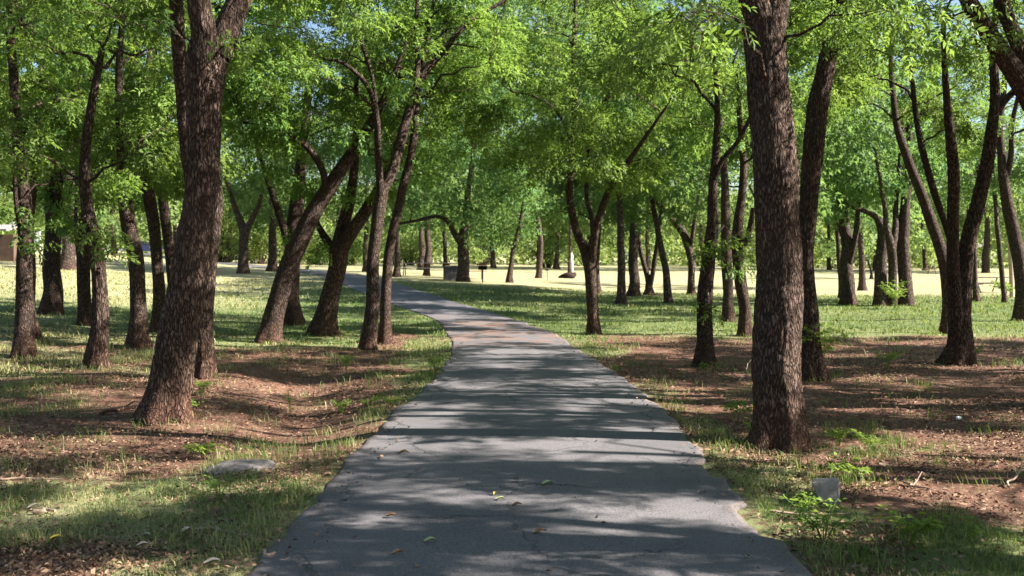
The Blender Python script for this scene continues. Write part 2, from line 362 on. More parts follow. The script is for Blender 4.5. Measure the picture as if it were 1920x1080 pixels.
LT = {q: np.stack([leaf_template(*p, seed=s_ + q * 9) for s_ in range(4)]) for q, p in {0: (5, .22, .072, .024), 1: (4, .20, .082, .030), 2: (2, .26, .17, .070), 3: (1, .36, .34, .17), 4: (1, .07, .075, .024, .1)}.items()}
def clump(c, rc, n, r, flat=.62, outc=None):
    q = r.normal(size=(n, 3)); q /= np.linalg.norm(q, axis=1)[:, None]; q *= (r.random(n) ** .5)[:, None]; q[:, 2] *= flat
    pos = c + q * rc
    d = q * .9 + r.normal(size=(n, 3)) * .45; d[:, 2] = d[:, 2] * .6 - .08
    if outc is not None: d += (c - outc) / (np.linalg.norm(c - outc) + 1e-6) * .5
    up = np.array([0, 0, 1.]) + r.normal(size=(n, 3)) * .6
    return pos, d, up

# ------------------------------------------------------------------ trees
TREES = []; BASES = []
def tree(label, stems, R=3.0, ylow=330, H=9.0, dens=1.0, dx=0., dyy=0., base=None, extra=(), group='trees beside the park path', name='tree', seed=0, leafmat=None, lod=None, rc=None, flare=1.0, top=None, leafk=1.0, hide=True):
    r = np.random.default_rng(1000 + len(TREES) * 17 + seed)
    b = base if base is not None else on(*stems[0][0][:2]); b = np.asarray(b, float); Y0 = b[1]
    if lod is None: lod = 0 if Y0 < 13 else 1 if Y0 < 31 else 2 if Y0 < 62 else 3
    near = Y0 < 16
    root = empty(name, (b[0], b[1], b[2]), label, 'tree', group)
    VV, FF, nb = [], [], 0
    nodesP, nodesR = [], []
    def addtube(P, rad, n, disp=None):
        nonlocal nb
        V, Fq = sweep(P, rad, n, disp); VV.append(V); FF.append(Fq + nb); nb += len(V)
    for si, st in enumerate(stems):
        pts = []
        z0 = None
        for q in st:
            px, py, w = q[:3]; dd = q[3] if len(q) > 3 else 0.
            p = at(px, py, Y0 + dd)
            if z0 is None: z0 = p[2]
            if len(q) < 4 and si > 0:      # forks part in depth as well as across the picture
                k = (-1) ** si * (.28 if si < 3 else .18); p = at(px, py, Y0 + k * max(0, p[2] - z0))
            pts.append((*p, w / F * p[1] / 2))
        pts = np.array(pts)
        if si == 0: pts[0, 2] = b[2]; pts = np.vstack([[pts[0, 0], pts[0, 1], b[2] - .25, pts[0, 3] * 1.05], pts])
        L = np.linalg.norm(np.diff(pts[:, :3], axis=0), axis=1).sum()
        st_ = .035 if near else .09 if Y0 < 31 else .25
        m = max(6, int(L / st_)); Q = crom(pts, m); Q[:, 3] = np.maximum(np.interp(np.linspace(0, 1, m), np.r_[0, np.cumsum(np.linalg.norm(np.diff(pts[:, :3], axis=0), axis=1))] / L, pts[:, 3]), .006)
        t = np.linspace(0, 1, m)
        Q[:, :2] += (np.stack([vnoise(Q[:, 2] * 1.3, 0, 0, si + 3 + len(TREES)), vnoise(Q[:, 2] * 1.3, 7, 0, si + 9 + len(TREES))], -1) - .5) * (Q[:, 3:4] * .5) * sst(0, .15, t)[:, None]
        n = (88 if near and Q[0, 3] > .1 else 40 if near else 22 if Y0 < 31 else 12)
        ph = r.random() * 6
        def disp(rr, th, P, first=(si == 0)):
            h = (P[:, 2] - b[2])[:, None]; TH = th[None]
            if first:
                lob = .55 + .45 * np.sin(TH * 4 + ph) + .3 * np.sin(TH * 7 + ph * 2)
                rr = rr * (1 + flare * .42 * np.exp(-np.maximum(h, 0) / .20) * np.maximum(lob, 0))
            cx, cy, zz = np.cos(TH) + 0 * h, np.sin(TH) + 0 * h, h + 0 * TH
            rr = rr * (1 + .10 * (vnoise(cx * 1.3 + ph, cy * 1.3, zz * 1.6, 5) - .5) + .05 * (vnoise(cx * 3, cy * 3 + ph, zz * 4, 6) - .5))
            if near:
                rad = rr.mean(1, keepdims=True); q = rad * 42
                f = np.abs(vnoise(cx * q + ph, cy * q, zz * 8, 7) * 2 - 1) + .5 * np.abs(vnoise(cx * q * 2, cy * q * 2 + ph, zz * 17, 8) * 2 - 1)
                rr = rr + (np.minimum(f, .7) - .4) * np.minimum(.026, rad * .16)
            return rr
        addtube(Q[:, :3], Q[:, 3], n, disp)
        keep = Q[::max(1, int(.22 / (L / m)))]; lo = b[2] + .22 * H if si == 0 else -99
        for q in keep[len(keep) // (2 if si == 0 else 5):]: nodesP.append(q[:3]); nodesR.append(q[3])
        nodesP.append(Q[-1, :3]); nodesR.append(max(Q[-1, 3], .02))
    nodesP = np.array(nodesP); nodesR = np.array(nodesR)
    # crown: attractors in an uneven ellipsoid round the upper stems
    zlo = at(0, ylow, Y0)[2]; zhi = b[2] + H
    tops = np.array(nodesP)[np.array(nodesP)[:, 2] > zlo - .5] if (np.array(nodesP)[:, 2] > zlo - .5).any() else np.array(nodesP)
    cc = tops.mean(0) if top is None else np.asarray(top, float); C = np.array([cc[0] + dx, cc[1] + dyy, (zlo + zhi) / 2])
    vol = 4.19 * R * R * (zhi - zlo) / 2
    rcl = rc or (.40 if lod < 2 else .85 if lod == 2 else 1.4)
    nA = int(np.clip(vol * {0: .68, 1: .68, 2: .16, 3: .05}[lod] * dens, 6, 230))
    A = []
    while len(A) < nA:
        q = r.uniform(-1, 1, 3); rr = np.linalg.norm(q[:3] * [1, 1, 1])
        if rr > 1 or (rr < .42 and r.random() < .6): continue
        lobed = vnoise(q[0] * 2.7 + ph, q[1] * 2.7, q[2] * 2.7, 40 + len(TREES))
        if lobed < .47: continue
        if hide and lod < 2 and q[1] < .15 and abs(q[0] * R) < .8 and q[2] < .3 and r.random() < .75: continue
        A.append(C + q * [R, R, (zhi - zlo) / 2])
    A = [(a, rcl * r.uniform(.75, 1.25), None) for a in A]
    for e in extra:
        p = at(e[0], e[1], Y0 + e[2]); A.append((p, e[3], e[4]))
    A.sort(key=lambda a: np.min(np.linalg.norm(nodesP - a[0], axis=1)))
    lp, ld, lu, lt = [], [], [], []
    nleaf = {0: 46, 1: 60, 2: 66, 3: 44}[lod] * leafk
    ns = 7 if near else 5
    for a, rr, nl in A:
        dd = nodesP - a; D = np.linalg.norm(dd, axis=1)
        cost = D + 1.1 * np.maximum(0, nodesP[:, 2] - (a[2] - .25 * D)) + (nodesR < .008) * 2
        k = int(np.argmin(cost)); p0 = nodesP[k]; L = D[k]
        if L > .05:
            r0 = min(nodesR[k] * .62, .009 + .011 * L); mid = p0 * .5 + a * .5 + np.array([0, 0, .16 * L]) + r.normal(size=3) * .08 * L
            t = np.linspace(0, 1, 9)[:, None]; B = (1 - t) ** 2 * p0 + 2 * t * (1 - t) * mid + t * t * a
            B[1:-1] += r.normal(size=(7, 3)) * .025 * L
            rad = r0 + (max(.0035, r0 * .25) - r0) * t[:, 0]
            addtube(B, rad, ns); nodesP = np.vstack([nodesP, B[2:]]); nodesR = np.r_[nodesR, rad[2:]]
            for _ in range(1 if lod < 3 else 0):    # bare side twigs
                e = a + r.normal(size=3) * rr * .6; s = B[r.integers(4, 9)]
                addtube(np.array([s, (s + e) / 2 + r.normal(size=3) * .05, e]), np.array([.006, .0045, .003]) * (1 if lod < 2 else 1.6), 4)
        n = int(nl if nl else nleaf * r.uniform(.7, 1.3))
        pos, d, up = clump(a, rr, n, r, .62, C); lp.append(pos); ld.append(d); lu.append(up)
        lt.append(np.clip(r.random() * .55 + r.random(n) * .5, 0, 1))
    bm = BARK if Y0 < 12 else BARK_MID if Y0 < 31 else BARK_FAR
    quads('trunk', np.vstack(VV), np.vstack(FF), bm, root, None, True, b)
    lp, ld, lu, lt = np.vstack(lp), np.vstack(ld), np.vstack(lu), np.concatenate(lt)
    T = LT[lod]; V = place_leaves(T, lp, ld, lu, r.uniform(.7, 1.25, len(lp))); nq = len(V) // 4
    quads('crown', V, np.arange(nq * 4).reshape(-1, 4), leafmat or (LEAF if lod < 2 else LEAF_MID if lod == 2 else LEAF_FAR), root, {'tint': ('FACE', np.repeat(lt, T.shape[1] // 4))}, False, b)
    TREES.append(root); BASES.append((b[0], b[1], stems[0][0][2] / F * Y0 / 2)); return root

def proj(p):
    x, y, z = p[0], p[1], p[2] - CAMH; zc = y * cp + z * sp; yc = -y * sp + z * cp
    return 960 + F * x / zc, 540 - F * yc / zc
def world_stems(stems):                # stems given in metres (x, y, z, radius)
    out = []
    for s in stems:
        Y0 = stems[0][0][1]
        out.append([(*proj(q), 2 * q[3] * F / q[1], q[1] - Y0) for q in s])
    return out
# ---- large trees in front
tree('large trunk on the left verge leaning to the right, deeply furrowed brown bark',
     [[(308, 785, 88), (313, 740, 80), (322, 690, 75), (337, 600, 72), (350, 520, 69), (362, 440, 64), (374, 360, 57), (378, 296, 58), (382, 185, 62), (388, 115, 76), (398, 70, 70)],
      [(385, 110, 48), (374, 40, 44), (368, -40, 38), (350, -160, 30), (330, -300, 20)],
      [(405, 105, 52), (432, 40, 46), (458, -20, 40), (510, -130, 32), (560, -280, 20)]],
     R=4.0, ylow=-170, H=9.5, dens=1.2, extra=[(470, 70, -.3, .3, 16), (560, 40, .2, .4, 20), (300, 35, -.4, .35, 16), (170, 20, -.3, .45, 20), (60, 40, -.6, .4, 20)])
tree('tree with a lit pink edge standing hard behind the large leaning left trunk',
     [[(377, 708, 44), (380, 640, 38), (386, 560, 30), (393, 500, 27), (399, 440, 24), (404, 385, 22), (402, 320, 19), (398, 240, 16), (410, 120, 12), (430, 0, 9)],
      [(385, 560, 22), (372, 440, 22), (358, 340, 21), (350, 270, 21), (341, 180, 24), (336, 100, 25), (331, 0, 25), (325, -120, 20), (310, -240, 14)]],
     R=3.2, ylow=130, H=9.5, dens=.7)
tree('big straight grey brown trunk in full view on the right beside the path edge',
     [[(1455, 837, 100), (1456, 760, 92), (1457, 680, 90), (1457, 560, 87), (1456, 440, 81), (1455, 300, 79), (1452, 200, 77), (1443, 110, 73), (1432, 40, 75)],
      [(1432, 60, 52), (1412, 0, 50), (1385, -70, 44), (1340, -160, 36), (1290, -260, 26)],
      [(1445, 60, 50), (1456, 0, 46), (1460, -70, 42), (1480, -180, 34), (1510, -320, 22)]],
     R=4.2, ylow=-190, H=9.0, dens=1.6, dx=.5,
     extra=[(1250, 50, -1.6, .30, 22), (1180, 60, -1.5, .22, 12), (1320, 20, -1.2, .3, 16), (1290, 95, -1.3, .22, 14), (1640, 20, -.4, .4, 20), (1720, 40, -.2, .4, 18)])
tree('dark trunk bending right directly behind the big straight right trunk',
     [[(1524, 712, 48), (1516, 640, 38), (1513, 540, 33), (1511, 440, 32), (1514, 370, 33), (1521, 300, 36), (1535, 190, 37), (1553, 110, 32), (1565, 40, 28), (1574, -30, 28)],
      [(1566, 40, 24), (1592, -60, 22), (1620, -160, 17)], [(1570, 0, 22), (1556, -90, 20), (1530, -200, 15)]],
     R=3.4, ylow=-60, H=9.5, dens=.8)
# ---- left wood
tree('dark trunk at the far left edge leaning slightly left, grass at its foot',
     [[(43, 672, 38), (46, 600, 33), (47, 530, 30), (46, 430, 26), (43, 350, 24), (33, 260, 20), (27, 180, 18), (22, 110, 16), (14, 0, 14), (5, -120, 10)],
      [(46, 470, 9), (34, 410, 8), (28, 360, 8), (30, 290, 7), (50, 240, 6)]],
     R=2.8, ylow=400, H=8.5, dens=.85, extra=[(60, 440, -.3, .35, 24), (20, 400, -.2, .4, 26), (35, 240, -1.0, .5, 40), (70, 200, -1.2, .4, 30)])
tree('trunk half hidden behind the dark trunk at the far left edge', [[(60, 636, 24), (57, 560, 20), (54, 470, 17), (58, 380, 15), (70, 250, 12), (80, 100, 9)]], R=2.7, ylow=390, H=8.5, dens=.8)
tree('flared trunk left of the slim pair, right edge lit pale, on sloping grass',
     [[(95, 588, 42), (97, 540, 34), (99, 480, 31), (100, 420, 28), (100, 360, 26), (98, 260, 22), (92, 140, 17), (88, 0, 12)], [(100, 400, 16), (112, 330, 14), (125, 240, 11), (135, 140, 8)]],
     R=3.4, ylow=450, H=10, dens=.95)
tree('stout distant trunk on the slope between the flared trunk and the slim pair', [[(128, 506, 28), (128, 460, 25), (129, 400, 22), (132, 300, 18), (128, 180, 13)]], R=4.5, ylow=400, H=13, dens=.8)
tree('slim dark trunk close behind a second one, with leaves hanging over it',
     [[(160, 610, 25), (158, 540, 24), (157, 480, 24), (153, 360, 26), (150, 260, 25), (144, 210, 21), (134, 165, 19), (126, 90, 17), (120, 0, 14), (112, -100, 10)], [(150, 250, 12), (170, 160, 10), (195, 60, 8)]],
     R=2.7, ylow=410, H=8.6, dens=.9)
tree('slim trunk with a brown foot on bare soil, left of the leaning large trunk',
     [[(183, 688, 38), (185, 640, 33), (186, 590, 30), (184, 530, 26), (179, 480, 26), (168, 430, 25), (160, 380, 21), (160, 300, 18), (172, 200, 15), (190, 90, 11)]],
     R=2.4, ylow=350, H=7.8, dens=.75, extra=[(205, 455, -.4, .25, 14), (222, 470, -.5, .18, 9), (190, 430, -.4, .3, 16), (150, 425, -.3, .3, 14)])
tree('curved trunk sweeping left as it rises, second left of the large leaning trunk',
     [[(261, 650, 38), (259, 600, 31), (256, 540, 28), (252, 480, 29), (243, 425, 28), (235, 360, 26), (229, 300, 20), (222, 200, 16), (226, 90, 12), (235, -30, 9)]], R=2.7, ylow=400, H=8.5, dens=.9)
tree('dark trunk that forks into two crooked arms, beside the curved trunk',
     [[(293, 622, 24), (297, 550, 22), (293, 480, 21), (287, 410, 22), (278, 350, 23), (272, 290, 25), (269, 240, 24)],
      [(269, 245, 20), (258, 218, 19), (245, 192, 17), (243, 150, 15), (253, 95, 13), (263, 40, 11), (276, -40, 8)], [(270, 245, 17), (279, 200, 16), (278, 140, 12), (285, 60, 9)]], R=2.7, ylow=370, H=8.8, dens=.85)
tree('slim trunk just showing left of the large leaning trunk', [[(332, 606, 24), (326, 540, 21), (318, 470, 19), (306, 390, 19), (298, 320, 16), (291, 260, 14), (286, 190, 12), (292, 60, 9)]], R=2.6, ylow=370, H=8.6, dens=.8)
tree('mottled trunk leaning strongly right, with a long bare limb reaching left',
     [[(504, 642, 44), (512, 608, 39), (523, 570, 36), (547, 495, 36), (575, 430, 34), (607, 362, 29), (638, 318, 25), (670, 275, 22), (700, 220, 17), (735, 150, 12), (770, 60, 8)],
      [(611, 352, 14, 0), (604, 322, 13, -.2), (590, 295, 13, -.4), (565, 268, 11, -.6), (540, 254, 10, -.7), (500, 241, 7, -.8), (455, 229, 5, -.9)],
      [(535, 252, 6, -.7), (540, 225, 5, -.6), (535, 205, 4, -.6)]],
     R=3.0, ylow=300, H=9, dens=.8, extra=[(470, 215, -.9, .45, 34), (530, 200, -.7, .4, 30)])
tree('dark upright trunk crossing behind the leaning mottled trunk',
     [[(549, 608, 38), (547, 560, 31), (545, 500, 30), (548, 430, 32), (554, 375, 26), (562, 310, 20), (575, 220, 16), (580, 100, 11)],
      [(544, 470, 17), (533, 430, 15), (522, 400, 14), (510, 365, 11), (495, 320, 8), (480, 260, 6)]], R=3.0, ylow=300, H=9.5, dens=.8)
tree('three stemmed tree on the left lawn with a bright scar below its fork',
     [[(606, 628, 50), (614, 590, 41), (622, 550, 35), (630, 500, 34), (636, 465, 34), (643, 430, 26), (651, 390, 23), (660, 340, 17), (668, 260, 13), (668, 150, 9)],
      [(632, 490, 26), (655, 440, 25), (680, 402, 23), (698, 372, 19), (725, 320, 15), (750, 250, 11), (780, 160, 8)],
      [(628, 480, 18), (614, 452, 16), (603, 434, 13), (595, 418, 10), (585, 370, 7)]],
     R=3.0, ylow=400, H=9.5, dens=.85, extra=[(575, 440, -.2, .4, 30), (605, 470, -.4, .3, 22), (660, 455, .2, .35, 24)])
tree('left of two slim dark trunks at the path edge, forking high into spread limbs',
     [[(692, 655, 31), (695, 600, 27), (699, 540, 25), (702, 470, 23), (707, 410, 23), (713, 370, 24), (718, 345, 20)],
      [(714, 372, 15), (711, 320, 14), (708, 270, 13), (706, 225, 12), (697, 180, 10), (684, 155, 9), (662, 132, 8), (638, 116, 6), (608, 110, 5)],
      [(716, 360, 19), (736, 322, 19), (751, 268, 20), (766, 212, 18), (781, 165, 16), (806, 122, 14), (833, 94, 12), (862, 58, 10), (900, 28, 8), (950, 0, 6)],
      [(706, 225, 9), (704, 180, 8), (694, 130, 8), (680, 90, 7), (668, 50, 5)],
      [(780, 165, 11), (783, 110, 10), (780, 60, 9), (783, 0, 8), (786, -80, 6)]],
     R=3.0, ylow=300, H=8.8, dens=.75, dx=.4)
tree('right of two slim dark trunks at the path edge, thinner and leaning right',
     [[(721, 645, 23), (724, 580, 20), (727, 520, 19), (736, 440, 18), (748, 390, 16), (756, 350, 16), (768, 300, 15), (778, 235, 14), (784, 170, 11), (800, 80, 8), (815, -10, 6)]], R=2.6, ylow=300, H=8.2, dens=.7)
# ---- right wood
tree('young forked tree standing alone on the grass right of the path bend',
     [[(1112, 627, 24), (1111, 590, 21), (1109, 540, 23), (1104, 490, 25), (1095, 465, 20), (1083, 440, 16), (1074, 405, 15), (1069, 370, 13), (1072, 300, 13), (1078, 210, 13), (1077, 90, 10), (1080, 0, 7)],
      [(1110, 500, 15), (1113, 455, 16), (1119, 425, 15), (1130, 387, 14), (1140, 360, 12), (1152, 340, 11), (1177, 304, 10), (1214, 252, 7), (1250, 200, 5)],
      [(1112, 440, 10), (1109, 408, 9), (1101, 380, 8), (1099, 330, 7), (1105, 270, 7), (1125, 207, 7), (1155, 148, 6)],
      [(1074, 300, 8), (1065, 250, 7), (1040, 205, 6), (1000, 180, 5), (960, 172, 4)]],
     R=3.6, ylow=350, H=10, dens=1.2, hide=False, extra=[(980, 330, .3, .5, 36), (1040, 400, .2, .45, 34), (1000, 250, .4, .5, 36), (1230, 330, .3, .5, 36)])
tree('pale slim straight trunk behind the young forked tree', [[(1165, 570, 20), (1165, 520, 15), (1164, 460, 14), (1162, 400, 12), (1158, 300, 10), (1160, 180, 7)]], R=4.4, ylow=380, H=13, dens=1.5)
tree('thick dark trunk in the shaded lawn right of the pale slim trunk', [[(1188, 555, 22), (1188, 520, 19), (1188, 470, 18), (1186, 400, 15), (1180, 300, 11)]], R=4.0, ylow=420, H=12, dens=1.5)
tree('small tree with two stems parting low in a V on the shaded lawn', [[(1217, 553, 17), (1216, 530, 11), (1210, 500, 10), (1203, 475, 9), (1195, 430, 8), (1185, 350, 6)], [(1217, 545, 10), (1224, 515, 9), (1228, 485, 9), (1235, 430, 8), (1250, 330, 6)]], R=3.2, ylow=430, H=10, dens=1.5)
tree('crooked slim trunk leaning left on the shaded lawn beyond the bare soil', [[(1254, 568, 17), (1252, 535, 15), (1249, 505, 13), (1240, 470, 12), (1230, 420, 10), (1215, 330, 8)]], R=3.2, ylow=410, H=10, dens=1.5)
tree('dark tree whose heavy limb slants up left behind the leafy sprouted trunk', [[(1297, 553, 15), (1297, 520, 13), (1296, 490, 14), (1290, 455, 16), (1272, 425, 14), (1250, 400, 12), (1215, 360, 9), (1180, 330, 7)], [(1294, 470, 9), (1302, 420, 8), (1312, 350, 6)]], R=3.8, ylow=400, H=11.5, dens=1.5)
tree('slim trunk with tufts of new leaves sprouting from its side, right of the path',
     [[(1322, 686, 36), (1323, 640, 29), (1322, 590, 28), (1322, 540, 28), (1327, 480, 25), (1333, 430, 23), (1336, 360, 17), (1342, 300, 14), (1346, 220, 11), (1340, 120, 8)], [(1336, 350, 9), (1356, 298, 9), (1380, 270, 8), (1402, 230, 7), (1425, 160, 5)]],
     R=2.6, ylow=270, H=7.8, dens=.8, extra=[(1335, 455, -.3, .22, 18), (1312, 465, -.25, .16, 10), (1380, 445, -.2, .22, 14), (1398, 480, -.1, .16, 8), (1310, 565, -.22, .10, 5), (1335, 585, -.22, .10, 5), (1322, 675, -.25, .10, 5)])
tree('dark upright trunk left of a crooked one, behind the big straight right trunk', [[(1366, 603, 22), (1365, 550, 19), (1364, 480, 20), (1362, 420, 18), (1358, 330, 14), (1350, 220, 10)]], R=3.0, ylow=330, H=9.5, dens=.8)
tree('crooked black trunk half hidden by the big straight right trunk', [[(1399, 630, 26), (1395, 580, 22), (1386, 530, 23), (1381, 470, 22), (1384, 420, 19), (1392, 360, 15), (1390, 260, 11), (1380, 140, 8)], [(1384, 480, 14), (1402, 440, 12), (1412, 390, 9)]], R=2.8, ylow=330, H=9, dens=.8, extra=[(1392, 500, -.3, .3, 22)])
tree('broad rough trunk with a side stem, nearest right of the big straight trunk',
     [[(1590, 571, 28), (1590, 530, 25), (1589, 480, 22), (1583, 430, 22), (1578, 390, 19), (1572, 300, 15), (1565, 180, 11)], [(1592, 500, 13), (1602, 450, 11), (1608, 400, 9), (1620, 320, 7)]], R=3.6, ylow=400, H=11, dens=.9)
tree('thin dark trunk just left of the broad rough trunk', [[(1577, 559, 10), (1576, 520, 8), (1571, 460, 8), (1568, 380, 7), (1560, 250, 6)]], R=3.0, ylow=420, H=10, dens=.8)
tree('pale slim trunk in the sunlit field between broader dark trunks', [[(1617, 545, 15), (1616, 510, 12), (1614, 460, 11), (1612, 400, 9), (1610, 280, 7)]], R=4.0, ylow=430, H=12, dens=.9)
tree('wide tree with twin trunks joined at the base and pale bent limbs above',
     [[(1652, 574, 26), (1654, 530, 24), (1655, 480, 22), (1653, 425, 20), (1644, 408, 12), (1628, 398, 9), (1605, 391, 7), (1570, 375, 5)],
      [(1674, 578, 18), (1673, 530, 16), (1674, 480, 17), (1670, 450, 15), (1663, 430, 12), (1660, 395, 9), (1652, 350, 7), (1640, 280, 6)],
      [(1673, 470, 14), (1678, 430, 12), (1680, 380, 10), (1690, 280, 8), (1695, 180, 6)]], R=3.6, ylow=380, H=11, dens=.85)
tree('thick black straight trunk right of the wide twin trunked tree', [[(1698, 573, 30), (1697, 530, 25), (1696, 480, 24), (1695, 430, 24), (1697, 390, 18), (1705, 300, 13), (1700, 180, 9)]], R=3.4, ylow=390, H=11, dens=.9)
tree('spreading tree with several pale lit stems rising from one red brown base',
     [[(1797, 682, 54), (1800, 640, 44), (1803, 595, 40), (1806, 560, 34), (1809, 520, 29), (1815, 450, 27), (1833, 377, 25), (1857, 265, 22), (1865, 205, 18), (1863, 110, 15), (1868, 20, 11), (1875, -80, 8)],
      [(1797, 640, 30), (1790, 570, 24), (1785, 500, 22), (1787, 430, 21), (1787, 360, 21), (1781, 270, 19), (1775, 200, 14), (1772, 130, 11), (1768, 30, 8)],
      [(1865, 215, 13), (1885, 187, 13), (1910, 163, 12), (1945, 120, 9)], [(1788, 480, 12), (1776, 430, 10), (1750, 352, 13), (1732, 289, 12), (1719, 222, 10), (1708, 120, 7)]],
     R=3.0, ylow=240, H=8.4, dens=.75, extra=[(1775, 205, -.4, .28, 40), (1810, 225, -.4, .25, 26)])
tree('dark stem leaning left out of the soil beside the spreading pale stemmed tree', [[(1773, 626, 18), (1777, 580, 20), (1774, 530, 21), (1766, 480, 22), (1755, 440, 21), (1739, 400, 20), (1724, 360, 18), (1700, 296, 16), (1681, 230, 13), (1672, 160, 10), (1670, 60, 7)]], R=2.6, ylow=250, H=8.4, dens=.75)
tree('very thin black trunk near the pale wooden pole', [[(1884, 568, 10), (1880, 520, 9), (1874, 465, 9), (1868, 400, 8), (1860, 300, 7), (1862, 180, 5)]], R=2.8, ylow=400, H=9.5, dens=.8)
tree('thin dark trunk right of the spreading pale stemmed tree', [[(1831, 565, 12), (1829, 530, 10), (1828, 490, 9), (1830, 420, 8), (1835, 300, 7)]], R=3.0, ylow=410, H=10, dens=.8)
tree('dark trunk cut by the right edge of the view, leaning left', [[(1915, 602, 30), (1914, 550, 26), (1911, 490, 25), (1905, 440, 24), (1894, 395, 22), (1887, 360, 20), (1878, 300, 15), (1876, 240, 12), (1885, 140, 9)], [(1889, 330, 11), (1894, 300, 11), (1898, 240, 9), (1915, 150, 7)]], R=3.0, ylow=300, H=9, dens=.8)
tree('tree at the upper right with heavy dark limbs slanting in from beyond the edge',
     world_stems([[(6.6, 11, 0, .24), (6.5, 11, 1.2, .19), (6.1, 11, 2.6, .16), (5.75, 11, 3.35, .12), (5.35, 10.9, 3.85, .10), (5.0, 10.8, 4.25, .09), (4.5, 10.6, 4.9, .06), (3.9, 10.5, 5.6, .04)],
                  [(6.1, 11, 2.5, .11), (5.85, 11.2, 3.6, .09), (5.55, 11.3, 4.5, .08), (5.4, 11.4, 5.4, .05), (5.3, 11.5, 6.4, .03)]]),
     base=(6.6, 11, float(ground_h(6.6, 11))), R=3.2, ylow=90, H=8.5, dens=.75, extra=[(1880, 40, -.4, .4, 26), (1800, 90, -.3, .35, 22), (1740, 30, -.4, .4, 26)])
p = onY(1440, 31); tree('tree added for lawn shade, hidden from the foot up by the big straight right trunk', [[(*proj(p), 24), (1441, 500, 19), (1443, 400, 16), (1436, 300, 10)]], R=4.6, ylow=400, H=10.5, dens=1.3, base=p)  # added behind the trunk so its crown shades the lawn
# ---- far trees on the lawn
FG = 'trees on the sunlit lawn behind'
tree('dark spreading tree on the far left lawn, casting a long shadow band', [[(456, 513, 23), (456, 485, 19), (456, 455, 18), (458, 435, 20), (452, 415, 14), (440, 385, 10), (425, 340, 7)], [(458, 440, 13), (470, 415, 11), (485, 385, 8), (495, 330, 6)]], R=4.6, ylow=420, H=10.5, dens=1.0, group=FG)
tree('reddish distant trunk right of the dark spreading far tree', [[(511, 509, 20), (511, 485, 17), (511, 450, 15), (510, 410, 12), (508, 340, 9)]], R=4.2, ylow=445, H=10, dens=1.0, group=FG)
tree('thin distant trunk beside the crest of the path', [[(685, 510, 12), (685, 480, 10), (686, 440, 9), (688, 380, 7), (690, 300, 6)]], R=4.0, ylow=440, H=12, dens=.9, group=FG)
tree('distant trunk with a pink lit side, seen right of the two slim path edge trunks', [[(744, 519, 14), (744, 490, 11), (744, 460, 10), (742, 430, 9), (735, 380, 7), (725, 320, 5)], [(744, 440, 6), (738, 425, 6), (728, 405, 5)]], R=4.0, ylow=430, H=11, dens=.85, group=FG)
tree('grey distant trunk left of the bright concrete bin', [[(791, 506, 15), (791, 485, 12), (791, 460, 11), (790, 430, 9), (788, 370, 7)]], R=5.5, ylow=458, H=13, dens=.9, group=FG)
tree('short far trunk peeping from behind the grey distant trunk', [[(805, 497, 14), (805, 480, 10), (805, 455, 9), (806, 410, 7)]], R=5.0, ylow=462, H=12, dens=.9, group=FG)
tree('dark forked tree standing beside the concrete bin, limb stretched to the left',
     [[(867, 528, 25), (867, 500, 22), (867, 460, 22), (868, 440, 18), (872, 410, 14), (880, 350, 11), (890, 250, 8)], [(864, 455, 13, 0), (853, 440, 11, -.5), (838, 413, 9, -1), (820, 406, 7, -1.5), (780, 414, 6, -2), (740, 420, 4, -2.5)]],
     R=5.0, ylow=430, H=13, dens=1.0, group=FG, extra=[(905, 445, -1, 1.0, 60), (940, 440, -1, 1.0, 60), (880, 405, -2, 1.0, 80), (855, 385, -2, 1.0, 80), (900, 370, -2, 1.0, 80), (870, 340, -2, 1.0, 80), (915, 410, -2, 1.0, 80), (835, 370, -2, 1., 60)])
tree('slender tree leaning right behind the black barbecue grill', [[(956, 530, 13), (958, 505, 10), (962, 475, 9), (967, 452, 8), (975, 420, 7), (985, 350, 6)]], R=5.2, ylow=430, H=15.5, dens=1.0, group=FG)
tree('small far trunk left of the dark boulder', [[(1044, 504, 12), (1044, 490, 9), (1044, 470, 8), (1046, 430, 7)]], R=5.0, ylow=465, H=12, dens=.9, group=FG)
tree('far thin trunk right behind the white upright marker', [[(1068, 512, 7), (1068, 490, 5), (1069, 450, 5), (1070, 400, 4)]], R=4.0, ylow=440, H=12, dens=.8, group=FG)
tree('tree with a pale bulge at its foot behind the young forked tree', [[(1120, 549, 12), (1119, 520, 9), (1120, 480, 9), (1124, 420, 7)]], R=3.6, ylow=420, H=12, dens=.9, group=FG)
tree('dim distant trunk in shade at the right side behind the thin trunks', [[(1848, 512, 14), (1848, 490, 14), (1850, 460, 12), (1852, 410, 9)]], R=6.0, ylow=440, H=13, dens=.9, group=FG)
tree('small low branching tree in the far right field', [[(1634, 523, 6), (1634, 512, 4), (1631, 500, 4), (1628, 490, 3)]], R=4.0, ylow=505, H=8, dens=1, group=FG)
